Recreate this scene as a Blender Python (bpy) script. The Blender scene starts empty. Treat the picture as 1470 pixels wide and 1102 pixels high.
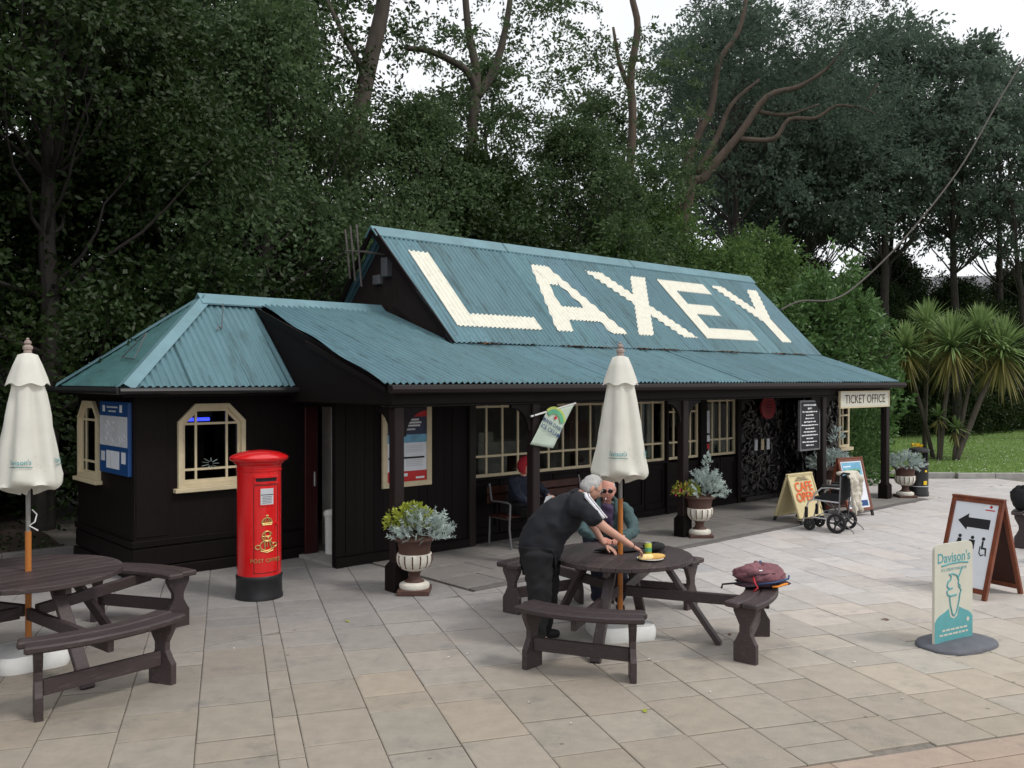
import bpy, math, random
import numpy as np
from mathutils import Vector, Matrix
R = math.radians
random.seed(7); rng = np.random.default_rng(11)
scene = bpy.context.scene
COL = scene.collection

# ------------------------------------------------------------ camera, sky, sun, exposure
cam_d = bpy.data.cameras.new('camera'); cam = bpy.data.objects.new('camera', cam_d); COL.objects.link(cam)
cam.location = (0, 0, 2.4); cam.rotation_euler = (R(90 - 0.27), 0, 0)
cam_d.sensor_width = 36; cam_d.lens = 36 * 1300 / 1470; cam_d.clip_end = 3000; cam_d.clip_start = 0.1
scene.camera = cam
SUN_EL, SUN_AZ = 52, 118           # azimuth of the sun, degrees clockwise from +Y (behind and right of the camera)
w = bpy.data.worlds.new('World'); scene.world = w; w.use_nodes = True
nt = w.node_tree; nt.nodes.clear()
out = nt.nodes.new('ShaderNodeOutputWorld'); bg = nt.nodes.new('ShaderNodeBackground'); bg.inputs[1].default_value = 0.1
sky = nt.nodes.new('ShaderNodeTexSky'); sky.sky_type = 'NISHITA'; sky.sun_disc = False
sky.sun_elevation = R(SUN_EL); sky.sun_rotation = R(SUN_AZ); sky.dust_density = 3; sky.air_density = 1
tc = nt.nodes.new('ShaderNodeTexCoord'); nz = nt.nodes.new('ShaderNodeTexNoise'); nz.inputs['Scale'].default_value = 2.2; nz.inputs['Detail'].default_value = 5
cr = nt.nodes.new('ShaderNodeValToRGB'); cr.color_ramp.elements[0].color = (9.0, 9.3, 9.7, 1); cr.color_ramp.elements[1].color = (11.6, 11.6, 11.6, 1)
cr.color_ramp.elements[0].position = .3; cr.color_ramp.elements[1].position = .7
mx = nt.nodes.new('ShaderNodeMix'); mx.data_type = 'RGBA'; mx.inputs[0].default_value = .86
nt.links.new(tc.outputs['Generated'], nz.inputs['Vector']); nt.links.new(nz.outputs[0], cr.inputs[0])
nt.links.new(sky.outputs[0], mx.inputs[6]); nt.links.new(cr.outputs[0], mx.inputs[7])
nt.links.new(mx.outputs[2], bg.inputs[0]); nt.links.new(bg.outputs[0], out.inputs[0])
sd = bpy.data.lights.new('sun', 'SUN'); sd.energy = 1.4; sd.angle = R(12); sd.color = (1, .96, .9)
sun = bpy.data.objects.new('sun', sd); COL.objects.link(sun)
az, el = R(SUN_AZ), R(SUN_EL)
sdir = Vector((math.sin(az) * math.cos(el), math.cos(az) * math.cos(el), math.sin(el)))
sun.rotation_euler = (-sdir).to_track_quat('-Z', 'Y').to_euler(); sun.location = sdir * 50
vs = scene.view_settings; vs.view_transform = 'Standard'; vs.look = 'None'; vs.exposure = 0.16; vs.gamma = 1; vs.use_curve_mapping = False

# ------------------------------------------------------------ materials
MATS = {}
def mat(name, col, rough=.7, var=.15, scale=6, bump=0., bscale=40, metal=0., spec=.4, wear=None, wscale=3, wthr=.62, stretch=None, coat=0, island=0, tint=False, trans=0, spots=None, orand=0):
    if name in MATS: return MATS[name]
    m = bpy.data.materials.new(name); m.use_nodes = True; n = m.node_tree; b = n.nodes['Principled BSDF']; L = n.links.new
    b.inputs['Roughness'].default_value = rough; b.inputs['Metallic'].default_value = metal
    b.inputs['Specular IOR Level'].default_value = spec; b.inputs['Coat Weight'].default_value = coat
    t = n.nodes.new('ShaderNodeTexCoord'); vec = t.outputs['Object']
    if stretch:
        mp = n.nodes.new('ShaderNodeMapping'); mp.inputs['Scale'].default_value = stretch; L(vec, mp.inputs[0]); vec = mp.outputs[0]
    a = n.nodes.new('ShaderNodeTexNoise'); a.inputs['Scale'].default_value = scale; a.inputs['Detail'].default_value = 6; a.inputs['Roughness'].default_value = .65; L(vec, a.inputs['Vector'])
    r = n.nodes.new('ShaderNodeValToRGB'); r.color_ramp.elements[0].position = .28; r.color_ramp.elements[1].position = .72
    c0 = [max(0, c * (1 - var)) for c in col]; c1 = [min(1, c * (1 + var)) for c in col]
    r.color_ramp.elements[0].color = (*c0, 1); r.color_ramp.elements[1].color = (*c1, 1); L(a.outputs[0], r.inputs[0]); co = r.outputs[0]
    if wear:
        a2 = n.nodes.new('ShaderNodeTexNoise'); a2.inputs['Scale'].default_value = wscale; a2.inputs['Detail'].default_value = 9; a2.inputs['Roughness'].default_value = .72; L(vec, a2.inputs['Vector'])
        r2 = n.nodes.new('ShaderNodeValToRGB'); r2.color_ramp.elements[0].position = wthr; r2.color_ramp.elements[1].position = wthr + .12; L(a2.outputs[0], r2.inputs[0])
        m2 = n.nodes.new('ShaderNodeMix'); m2.data_type = 'RGBA'; L(r2.outputs[0], m2.inputs[0]); L(co, m2.inputs[6]); m2.inputs[7].default_value = (*wear, 1); co = m2.outputs[2]
    if spots:
        vo = n.nodes.new('ShaderNodeTexVoronoi'); vo.inputs['Scale'].default_value = spots[1]; L(vec, vo.inputs['Vector'])
        rv = n.nodes.new('ShaderNodeValToRGB'); rv.color_ramp.elements[0].position = spots[2] * .6; rv.color_ramp.elements[0].color = (1, 1, 1, 1); rv.color_ramp.elements[1].position = spots[2]; rv.color_ramp.elements[1].color = (0, 0, 0, 1); L(vo.outputs['Distance'], rv.inputs[0])
        ma = n.nodes.new('ShaderNodeMath'); ma.operation = 'MULTIPLY'; ma.inputs[1].default_value = .55; L(rv.outputs[0], ma.inputs[0])
        m4 = n.nodes.new('ShaderNodeMix'); m4.data_type = 'RGBA'; L(ma.outputs[0], m4.inputs[0]); L(co, m4.inputs[6]); m4.inputs[7].default_value = (*spots[0], 1); co = m4.outputs[2]
    if orand:
        oi = n.nodes.new('ShaderNodeObjectInfo'); mo = n.nodes.new('ShaderNodeMapRange'); mo.inputs[3].default_value = 1 - orand; mo.inputs[4].default_value = 1 + orand; L(oi.outputs['Random'], mo.inputs[0]); ho = n.nodes.new('ShaderNodeHueSaturation'); L(mo.outputs[0], ho.inputs['Value']); L(co, ho.inputs['Color']); co = ho.outputs[0]
    if island or tint:
        if tint:
            g = n.nodes.new('ShaderNodeAttribute'); g.attribute_name = 'tint'; src = g.outputs['Color']
            m3 = n.nodes.new('ShaderNodeMix'); m3.data_type = 'RGBA'; m3.blend_type = 'MULTIPLY'; m3.inputs[0].default_value = 1; L(co, m3.inputs[6]); L(src, m3.inputs[7]); co = m3.outputs[2]
        else:
            g = n.nodes.new('ShaderNodeNewGeometry'); mr = n.nodes.new('ShaderNodeMapRange'); mr.inputs[3].default_value = 1 - island; mr.inputs[4].default_value = 1 + island
            L(g.outputs['Random Per Island'], mr.inputs[0]); h = n.nodes.new('ShaderNodeHueSaturation'); L(mr.outputs[0], h.inputs['Value']); L(co, h.inputs['Color']); co = h.outputs[0]
    L(co, b.inputs['Base Color'])
    rr = n.nodes.new('ShaderNodeMapRange'); rr.inputs[3].default_value = max(.03, rough - .1); rr.inputs[4].default_value = min(1, rough + .1); L(a.outputs[0], rr.inputs[0]); L(rr.outputs[0], b.inputs['Roughness'])
    if bump:
        a3 = n.nodes.new('ShaderNodeTexNoise'); a3.inputs['Scale'].default_value = bscale; a3.inputs['Detail'].default_value = 5; L(vec, a3.inputs['Vector'])
        bp = n.nodes.new('ShaderNodeBump'); bp.inputs['Strength'].default_value = bump; bp.inputs['Distance'].default_value = .01; L(a3.outputs[0], bp.inputs['Height']); L(bp.outputs[0], b.inputs['Normal'])
    if trans:
        tr = n.nodes.new('ShaderNodeBsdfTranslucent'); L(co, tr.inputs[0]); ms = n.nodes.new('ShaderNodeMixShader'); ms.inputs[0].default_value = trans
        L(b.outputs[0], ms.inputs[1]); L(tr.outputs[0], ms.inputs[2]); L(ms.outputs[0], n.nodes['Material Output'].inputs[0])
    MATS[name] = m; return m
def leafmat(name, c0, c1, trans=.3, rough=.5):
    m = bpy.data.materials.new(name); m.use_nodes = True; n = m.node_tree; b = n.nodes['Principled BSDF']; L = n.links.new
    g = n.nodes.new('ShaderNodeNewGeometry'); r = n.nodes.new('ShaderNodeValToRGB'); r.color_ramp.elements[0].color = (*c0, 1); r.color_ramp.elements[1].color = (*c1, 1)
    t = n.nodes.new('ShaderNodeTexCoord'); a = n.nodes.new('ShaderNodeTexNoise'); a.inputs['Scale'].default_value = 1.1; a.inputs['Detail'].default_value = 4; L(t.outputs['Object'], a.inputs['Vector'])
    ad = n.nodes.new('ShaderNodeMath'); ad.operation = 'MULTIPLY_ADD'; ad.inputs[1].default_value = .42; L(g.outputs['Random Per Island'], ad.inputs[0])
    mu = n.nodes.new('ShaderNodeMath'); mu.operation = 'MULTIPLY'; mu.inputs[1].default_value = .72; L(a.outputs[0], mu.inputs[0]); L(mu.outputs[0], ad.inputs[2]); L(ad.outputs[0], r.inputs[0])
    L(r.outputs[0], b.inputs['Base Color']); b.inputs['Roughness'].default_value = rough; b.inputs['Specular IOR Level'].default_value = .3
    tr = n.nodes.new('ShaderNodeBsdfTranslucent'); L(r.outputs[0], tr.inputs[0]); ms = n.nodes.new('ShaderNodeMixShader'); ms.inputs[0].default_value = trans
    L(b.outputs[0], ms.inputs[1]); L(tr.outputs[0], ms.inputs[2]); L(ms.outputs[0], n.nodes['Material Output'].inputs[0])
    MATS[name] = m; return m
def emat(name, col, s):
    m = bpy.data.materials.new(name); m.use_nodes = True; n = m.node_tree; e = n.nodes.new('ShaderNodeEmission'); e.inputs[0].default_value = (*col, 1); e.inputs[1].default_value = s
    n.links.new(e.outputs[0], n.nodes['Material Output'].inputs[0]); MATS[name] = m; return m
def glassmat(name, tint=(.75, .78, .78), refl=.16):
    m = bpy.data.materials.new(name); m.use_nodes = True; n = m.node_tree; L = n.links.new
    t = n.nodes.new('ShaderNodeBsdfTransparent'); t.inputs[0].default_value = (*tint, 1); g = n.nodes.new('ShaderNodeBsdfGlossy'); g.inputs['Roughness'].default_value = .03
    f = n.nodes.new('ShaderNodeLayerWeight'); f.inputs[0].default_value = refl; ms = n.nodes.new('ShaderNodeMixShader')
    L(f.outputs['Fresnel'], ms.inputs[0]); L(t.outputs[0], ms.inputs[1]); L(g.outputs[0], ms.inputs[2]); L(ms.outputs[0], n.nodes['Material Output'].inputs[0]); MATS[name] = m; return m

mat('teal_roof', (.096, .188, .218), .5, .16, 2.2, .2, 18, wear=(.062, .118, .132), wscale=1.5, wthr=.53, stretch=(5, .8, .8), tint=True)
mat('teal_cap', (.135, .245, .28), .5, .16, 3)
mat('roof_white', (.72, .70, .60), .6, .1, 9, wear=(.5, .49, .43), wscale=5, wthr=.6)
mat('black_wood', (.0075, .0046, .0048), .6, .35, 9, .25, 30, spec=.14, stretch=(6, 6, .6), orand=.35)
mat('brown_wood', (.015, .0095, .009), .6, .3, 8, .2, 30, spec=.25, stretch=(6, 6, .6))
mat('gable_wood', (.02, .011, .011), .7, .3, 8, .2, 30)
mat('cream', (.60, .51, .34), .5, .1, 7, wear=(.45, .37, .24), wscale=6, wthr=.63)
mat('interior', (.24, .2, .16), .8, .3, 3)
mat('interior_pale', (.6, .55, .46), .8, .2, 3)
mat('maroon', (.032, .004, .006), .4, .2, 6)
mat('white_plastic', (.72, .72, .7), .4, .06, 6, wear=(.5, .48, .42), wscale=4, wthr=.62)
mat('steel', (.45, .45, .46), .35, .15, 10, metal=.8)
mat('pole_grey', (.22, .21, .2), .5, .15, 10)
mat('aluminium', (.6, .6, .61), .4, .1, 10, metal=.6)
mat('grey_metal', (.16, .16, .17), .5, .15, 10, metal=.3)
mat('black_metal', (.014, .014, .016), .4, .3, 10)
mat('black_rubber', (.016, .016, .017), .75, .3, 20)
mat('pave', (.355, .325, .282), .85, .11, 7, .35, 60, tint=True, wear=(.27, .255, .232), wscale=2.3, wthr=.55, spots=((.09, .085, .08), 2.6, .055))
mat('pave_joint', (.19, .172, .15), .95, .3, 20, .3, 80)
mat('kerb', (.13, .12, .115), .85, .2, 8, .3, 60)
mat('kerb_pale', (.33, .32, .30), .85, .2, 6, .3, 60)
mat('soil', (.035, .024, .018), .95, .4, 5, .6, 25)
mat('lawn', (.14, .23, .055), .95, .25, 2.5, .5, 60, wear=(.17, .25, .07), wscale=1.2, wthr=.52)
mat('table_wood', (.045, .031, .032), .5, .25, 7, .25, 35, spec=.4, wear=(.085, .066, .064), wscale=4, wthr=.55, stretch=(9, 1.2, 9), orand=.28)
mat('red_paint', (.64, .008, .010), .25, .05, 2, spec=.5, coat=.5, wear=(.45, .006, .008), wscale=6, wthr=.66)
mat('gold', (.5, .36, .13), .4, .2, 30, metal=.5)
mat('canvas', (.78, .77, .70), .85, .05, 5, .25, 14, trans=.25, wear=(.62, .60, .50), wscale=3, wthr=.6)
mat('teal_print', (.10, .33, .35), .6, .1, 10)
mat('pole_wood', (.42, .15, .03), .4, .2, 8, stretch=(8, 8, .6))
mat('finial', (.32, .25, .22), .5, .2, 9)
mat('bark', (.075, .062, .05), .9, .35, 5, .8, 14, stretch=(1, 1, .35))
mat('bark_pine', (.088, .066, .05), .9, .35, 5, .8, 14, stretch=(1, 1, .35))
mat('bark_dark', (.035, .03, .026), .9, .35, 5, .8, 14)
mat('slate', (.12, .12, .13), .8, .3, 4, .5, 20)
mat('skin', (.56, .31, .23), .5, .12, 9, spec=.35)
mat('skin_red', (.60, .28, .21), .5, .12, 9, spec=.35)
mat('grey_hair', (.42, .41, .40), .7, .25, 40, .6, 90)
mat('navy_cloth', (.012, .013, .018), .85, .25, 12, .3, 60)
mat('black_cloth', (.010, .010, .012), .85, .25, 12, .3, 60)
mat('dark_blue_cloth', (.014, .018, .035), .85, .25, 12, .3, 60)
mat('white_cloth', (.68, .68, .72), .8, .08, 12, .2, 60)
mat('teal_cloth', (.05, .088, .092), .8, .2, 10, .3, 60)
mat('purple_cloth', (.05, .03, .07), .85, .3, 14)
mat('red_knit', (.5, .03, .045), .9, .25, 25, .5, 90)
mat('terracotta', (.085, .042, .032), .7, .25, 8, .2, 40)
mat('urn_white', (.66, .63, .55), .7, .12, 9, wear=(.35, .31, .25), wscale=7, wthr=.58)
mat('sign_cream', (.56, .55, .47), .5, .06, 6)
mat('board_yellow', (.62, .53, .30), .6, .1, 6, wear=(.45, .36, .2), wscale=5, wthr=.62)
mat('paper_white', (.72, .75, .80), .35, .04, 6)
mat('paper_grey', (.55, .57, .60), .35, .15, 4)
mat('mahogany', (.16, .042, .018), .4, .35, 6, .15, 20, stretch=(2, 2, 1), coat=.2)
mat('mahogany_dark', (.045, .013, .008), .45, .35, 6, .15, 20)
mat('ink', (.012, .012, .016), .6, .1, 6)
mat('navy_ink', (.03, .06, .16), .6, .1, 6)
mat('orange_ink', (.75, .11, .01), .6, .1, 6)
mat('brown_ink', (.05, .03, .02), .6, .1, 6)
mat('blue_print', (.010, .06, .20), .4, .08, 6)
mat('red_print', (.5, .01, .015), .4, .08, 6)
mat('navy_print', (.02, .025, .07), .4, .2, 6)
mat('green_print', (.1, .35, .2), .5, .15, 6)
mat('lime_print', (.42, .5, .12), .5, .15, 6)
mat('skyblue_print', (.15, .38, .55), .5, .3, 9)
mat('plaque_red', (.27, .028, .035), .45, .1, 6)
mat('chalk', (.75, .76, .78), .8, .06, 9)
mat('can_green', (.45, .52, .05), .3, .1, 9)
mat('bread', (.68, .42, .12), .7, .2, 20, .3, 60)
mat('bread_pale', (.82, .62, .28), .7, .15, 20)
mat('china', (.8, .8, .8), .2, .03, 5)
mat('rucksack', (.2, .085, .10), .8, .45, 9, .3, 70)
mat('rucksack_dark', (.04, .018, .03), .8, .25, 14)
mat('orange_strap', (.75, .25, .02), .6, .1, 9)
mat('blue_strap', (.025, .06, .15), .6, .1, 9)
mat('red_strap', (.42, .02, .03), .6, .1, 9)
mat('cream_cloth', (.58, .54, .46), .9, .1, 10, .3, 50)
mat('glass_dark', (.02, .018, .02), .15, .2, 9)
mat('yellow_flower', (.75, .5, .02), .7, .15, 9)
mat('pink_flower', (.65, .06, .14), .7, .2, 9)
mat('white_flower', (.75, .75, .7), .7, .1, 9)
mat('cable', (.10, .088, .08), .8, .2, 9)
mat('rust', (.22, .10, .045), .9, .4, 30)
mat('litter', (.62, .62, .58), .8, .2, 20)
mat('dead_leaf', (.13, .05, .02), .8, .3, 20)
glassmat('glass'); glassmat('glass_kiosk', (.6, .62, .62), .12); emat('blue_lamp', (.04, .06, 1), 5)
leafmat('leaf_dark', (.006, .013, .004), (.036, .068, .014), .28)
leafmat('leaf_mid', (.018, .04, .018), (.11, .17, .065), .42)
leafmat('leaf_light', (.03, .072, .022), (.17, .28, .08), .5)
leafmat('leaf_pine', (.025, .046, .034), (.095, .145, .095), .4)
leafmat('leaf_far', (.045, .07, .055), (.15, .21, .15), .55)  # far leaves paler: haze and open-sky light put into their colour
leafmat('leaf_laurel', (.022, .06, .018), (.15, .27, .085), .3, .3)
leafmat('leaf_palm', (.085, .16, .05), (.32, .43, .17), .35)
leafmat('leaf_palm_old', (.13, .12, .035), (.30, .27, .10), .25)
leafmat('leaf_silver', (.30, .38, .36), (.52, .60, .57), .2, .8)
leafmat('leaf_lime', (.22, .27, .03), (.45, .5, .08), .3)
leafmat('grass', (.13, .22, .045), (.25, .37, .11), .3)

# ------------------------------------------------------------ mesh helpers
def setup(o, label=None, cat=None, group=None, kind=None):
    if label: o['label'] = label
    if cat: o['category'] = cat
    if group: o['group'] = group
    if kind: o['kind'] = kind
    return o
def empty(name, label=None, cat=None, group=None, loc=(0, 0, 0), rz=0):
    o = bpy.data.objects.new(name, None); o.empty_display_size = .1; COL.objects.link(o); o.location = loc; o.rotation_euler = (0, 0, rz)
    return setup(o, label, cat, group)
def link(name, me, parent=None, m=None):
    o = bpy.data.objects.new(name, me); COL.objects.link(o)
    if parent: o.parent = parent
    if m: me.materials.append(MATS[m])
    return o
class MB:
    def __init__(s, M=None): s.v = []; s.f = []; s.M = M or Matrix()
    def add(s, vs, fs):
        k = len(s.v); s.v += [tuple(s.M @ Vector(p)) for p in vs]; s.f += [tuple(i + k for i in f) for f in fs]; return s
    def box(s, x0, x1, y0, y1, z0, z1):
        return s.add([(x0, y0, z0), (x1, y0, z0), (x1, y1, z0), (x0, y1, z0), (x0, y0, z1), (x1, y0, z1), (x1, y1, z1), (x0, y1, z1)],
                     [(0, 3, 2, 1), (4, 5, 6, 7), (0, 1, 5, 4), (1, 2, 6, 5), (2, 3, 7, 6), (3, 0, 4, 7)])
    def bar(s, p, q, w, h, up=(0, 0, 1)):
        p, q = Vector(p), Vector(q); d = (q - p).normalized(); u = Vector(up)
        if abs(d.dot(u)) > .98: u = Vector((1, 0, 0))
        a = d.cross(u).normalized() * w / 2; b = a.cross(d).normalized() * h / 2
        vs = [p - a - b, p + a - b, p + a + b, p - a + b, q - a - b, q + a - b, q + a + b, q - a + b]
        return s.add(vs, [(0, 1, 2, 3), (7, 6, 5, 4), (0, 4, 5, 1), (1, 5, 6, 2), (2, 6, 7, 3), (3, 7, 4, 0)])
    def tube(s, pts, rad, n=8, cap=True):
        pts = [Vector(p) for p in pts]; rad = rad if hasattr(rad, '__len__') else [rad] * len(pts); vs = []; fs = []; prev = None
        for i, p in enumerate(pts):
            d = (pts[min(i + 1, len(pts) - 1)] - pts[max(i - 1, 0)]).normalized()
            if prev is None:
                a = d.cross(Vector((0, 0, 1)) if abs(d.z) < .9 else Vector((1, 0, 0))).normalized()
            else: a = (prev - d * prev.dot(d)).normalized()
            prev = a; b = d.cross(a)
            for k in range(n):
                t = 2 * math.pi * k / n; vs.append(p + (a * math.cos(t) + b * math.sin(t)) * rad[i])
        for i in range(len(pts) - 1):
            for k in range(n): fs.append((i * n + k, i * n + (k + 1) % n, (i + 1) * n + (k + 1) % n, (i + 1) * n + k))
        if cap: fs += [tuple(range(n - 1, -1, -1)), tuple((len(pts) - 1) * n + k for k in range(n))]
        return s.add(vs, fs)
    def lathe(s, prof, n=32, c=(0, 0, 0), rf=None):
        vs = []; fs = []
        for r, z in prof:
            for k in range(n):
                t = 2 * math.pi * k / n; rr = r * (rf(t, z) if rf else 1); vs.append((c[0] + rr * math.cos(t), c[1] + rr * math.sin(t), c[2] + z))
        m = len(prof)
        for i in range(m - 1):
            for k in range(n): fs.append((i * n + k, i * n + (k + 1) % n, (i + 1) * n + (k + 1) % n, (i + 1) * n + k))
        fs += [tuple(range(n - 1, -1, -1)), tuple((m - 1) * n + k for k in range(n))]
        return s.add(vs, fs)
    def prism(s, poly, t0, t1, ax='y'):
        # polygon in the plane normal to ax, extruded from t0 to t1
        f = {'y': lambda a, b, t: (a, t, b), 'x': lambda a, b, t: (t, a, b), 'z': lambda a, b, t: (a, b, t)}[ax]; n = len(poly)
        vs = [f(a, b, t0) for a, b in poly] + [f(a, b, t1) for a, b in poly]
        return s.add(vs, [tuple(range(n)), tuple(range(2 * n - 1, n - 1, -1))] + [(i, i + n, (i + 1) % n + n, (i + 1) % n) for i in range(n)])
    def mesh(s, name, m=None):
        me = bpy.data.meshes.new(name); me.from_pydata(s.v, [], s.f); me.update()
        import bmesh
        b = bmesh.new(); b.from_mesh(me); bmesh.ops.recalc_face_normals(b, faces=b.faces); b.to_mesh(me); b.free()
        if m: me.materials.append(MATS[m])
        return me
    def build(s, name, m, parent=None, smooth=False, bev=0):
        o = link(name, s.mesh(name, m), parent)
        if smooth:
            o.data.shade_smooth()
            if smooth != 'all': o.data.set_sharp_from_angle(angle=R(38))
        if bev:
            md = o.modifiers.new('bevel', 'BEVEL'); md.width = bev; md.segments = 1; md.limit_method = 'ANGLE'; md.angle_limit = R(40)
        return o
def fastmesh(name, V, F, m):
    """V (n,3) float, F (k,3|4) int"""
    me = bpy.data.meshes.new(name); V = np.asarray(V, np.float32); F = np.asarray(F, np.int32); k = F.shape[1]
    me.vertices.add(len(V)); me.vertices.foreach_set('co', V.ravel()); me.loops.add(F.size); me.loops.foreach_set('vertex_index', F.ravel())
    me.polygons.add(len(F)); me.polygons.foreach_set('loop_start', np.arange(0, F.size, k, dtype=np.int32)); me.polygons.foreach_set('loop_total', np.full(len(F), k, np.int32))
    me.update(calc_edges=True)
    if m: me.materials.append(MATS[m])
    return me
def settint(me, col):
    a = me.color_attributes.new('tint', 'FLOAT_COLOR', 'POINT'); a.data.foreach_set('color', np.tile(np.array([*col, 1], np.float32), len(me.vertices)))
def textmesh(txt, size, align='CENTER', depth=0.0, space=1.0, bold=0.0):
    c = bpy.data.curves.new('txt', 'FONT'); c.body = txt; c.size = size; c.align_x = align; c.align_y = 'CENTER'; c.extrude = depth; c.space_character = space; c.offset = bold; c.resolution_u = 3
    o = bpy.data.objects.new('txt', c); COL.objects.link(o); bpy.context.view_layer.update()
    me = bpy.data.meshes.new_from_object(o.evaluated_get(bpy.context.evaluated_depsgraph_get())); bpy.data.objects.remove(o); bpy.data.curves.remove(c); return me
def text(name, txt, size, m, parent, M, sx=1, **k):
    """lettering in the local x-y plane of M"""
    me = textmesh(txt, size, **k); me.transform(M @ Matrix.Diagonal((sx, 1, 1, 1))); me.name = name; me.materials.clear(); me.materials.append(MATS[m]); return link(name, me, parent)
def frame(o, ex, ey):
    """matrix with origin o, x axis ex, y axis ey, z = ex x ey"""
    ex = Vector(ex).normalized(); ey = Vector(ey); ey = (ey - ex * ey.dot(ex)).normalized(); ez = ex.cross(ey)
    return Matrix(((ex.x, ey.x, ez.x, o[0]), (ex.y, ey.y, ez.y, o[1]), (ex.z, ey.z, ez.z, o[2]), (0, 0, 0, 1)))
def T(x, y, z): return Matrix.Translation((x, y, z))
def copytree(o, parent=None):
    c = o.copy(); COL.objects.link(c); c.parent = parent
    for ch in [x for x in o.children]: copytree(ch, c)
    return c
# the station's own frame: u along the front, v to the back
OX, OY = -1.395, 10.365; BA = math.atan2(.66882, .74342); UX, UY = math.cos(BA), math.sin(BA)
def bl(u, v, z=0): return (OX + u * UX - v * UY, OY + u * UY + v * UX, z)
def tob(x, y): dx, dy = x - OX, y - OY; return dx * UX + dy * UY, -dx * UY + dy * UX
# ------------------------------------------------------------ ground, paving, kerbs, lawn, bed
g = MB(); g.add([(-400, -60, -.06), (400, -60, -.06), (400, 700, -.06), (-400, 700, -.06)], [(0, 1, 2, 3)])
setup(g.build('ground', 'soil'), kind='structure')
A17 = R(17.5); E2 = (math.cos(A17), math.sin(A17)); E1 = (-math.sin(A17), math.cos(A17))
def clip(poly, a, b, c):            # keep a*x+b*y <= c
    out = []
    for i in range(len(poly)):
        p, q = poly[i], poly[(i + 1) % len(poly)]; dp = a * p[0] + b * p[1] - c; dq = a * q[0] + b * q[1] - c
        if dp <= 0: out.append(p)
        if dp * dq < 0: t = dp / (dp - dq); out.append((p[0] + (q[0] - p[0]) * t, p[1] + (q[1] - p[1]) * t))
    return out
def hpv(c, sgn=1): return (-UY * sgn, UX * sgn, (c + (-OX * UY + OY * UX)) * sgn)      # v <= c (sgn 1) or v >= c (sgn -1)
def hpu(c, sgn=1): return (UX * sgn, UY * sgn, (c + (OX * UX + OY * UY)) * sgn)
def area(p): return abs(sum(p[i][0] * p[(i + 1) % len(p)][1] - p[(i + 1) % len(p)][0] * p[i][1] for i in range(len(p)))) / 2
def shrink(p, d):
    n = len(p); cx = sum(a for a, _ in p) / n; cy = sum(b for _, b in p) / n; q = p
    sg = 1 if sum(p[i][0] * p[(i + 1) % n][1] - p[(i + 1) % n][0] * p[i][1] for i in range(n)) > 0 else -1
    for i in range(n):
        (x0, y0), (x1, y1) = p[i], p[(i + 1) % n]; L = math.hypot(x1 - x0, y1 - y0)
        if L < 1e-6: continue
        nx, ny = (y1 - y0) / L * sg, -(x1 - x0) / L * sg; q = clip(q, nx, ny, nx * x0 + ny * y0 - d)
        if len(q) < 3: return []
    return q
def slabmesh(polys, z, tints, name):
    V = []; F = []; C = []
    for p, t in zip(polys, tints):
        q = shrink(p, .008); n = len(p)
        if len(q) != n: q = p
        k = len(V); tl = [random.uniform(-.0015, .0015) for _ in range(3)]; dz = random.uniform(-.002, .002)
        cx, cy = p[0]; ff = lambda a, b: z + dz + tl[0] * (a - cx) * 2 + tl[1] * (b - cy) * 2
        V += [(a, b, z - .035) for a, b in p] + [(a, b, ff(a, b) - .004) for a, b in p] + [(a, b, ff(a, b)) for a, b in q]; C += [t] * (3 * n)
        F += [(k + i, k + (i + 1) % n, k + n + (i + 1) % n, k + n + i) for i in range(n)] + [(k + n + i, k + n + (i + 1) % n, k + 2 * n + (i + 1) % n, k + 2 * n + i) for i in range(n)] + [tuple(k + 2 * n + i for i in range(n))]
    me = bpy.data.meshes.new(name); me.from_pydata(V, [], F); me.update(); me.materials.append(MATS['pave'])
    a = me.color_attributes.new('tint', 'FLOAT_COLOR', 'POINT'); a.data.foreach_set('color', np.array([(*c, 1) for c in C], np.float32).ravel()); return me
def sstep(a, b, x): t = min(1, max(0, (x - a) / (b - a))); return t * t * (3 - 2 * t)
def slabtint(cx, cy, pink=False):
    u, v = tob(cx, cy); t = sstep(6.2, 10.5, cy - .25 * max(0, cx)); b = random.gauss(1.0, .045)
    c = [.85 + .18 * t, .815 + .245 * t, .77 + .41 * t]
    dark = (1 - .30 * sstep(-3.4, .3, v) * (1 - sstep(0, 6, u))) * (1 + .36 * sstep(.3, 4, cx) * sstep(5.8, 7.5, cy))  # slabs darker by the kiosk; brighter daylight on the right painted into the tint
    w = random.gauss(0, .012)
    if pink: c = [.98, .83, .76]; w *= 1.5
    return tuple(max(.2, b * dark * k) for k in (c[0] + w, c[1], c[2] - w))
bounds = [.48 + .496 * i for i in range(0, 36)]; lower = [.308 - .506 * i for i in range(0, 24)]; bounds = sorted(lower + bounds)
slabs = []
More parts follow.
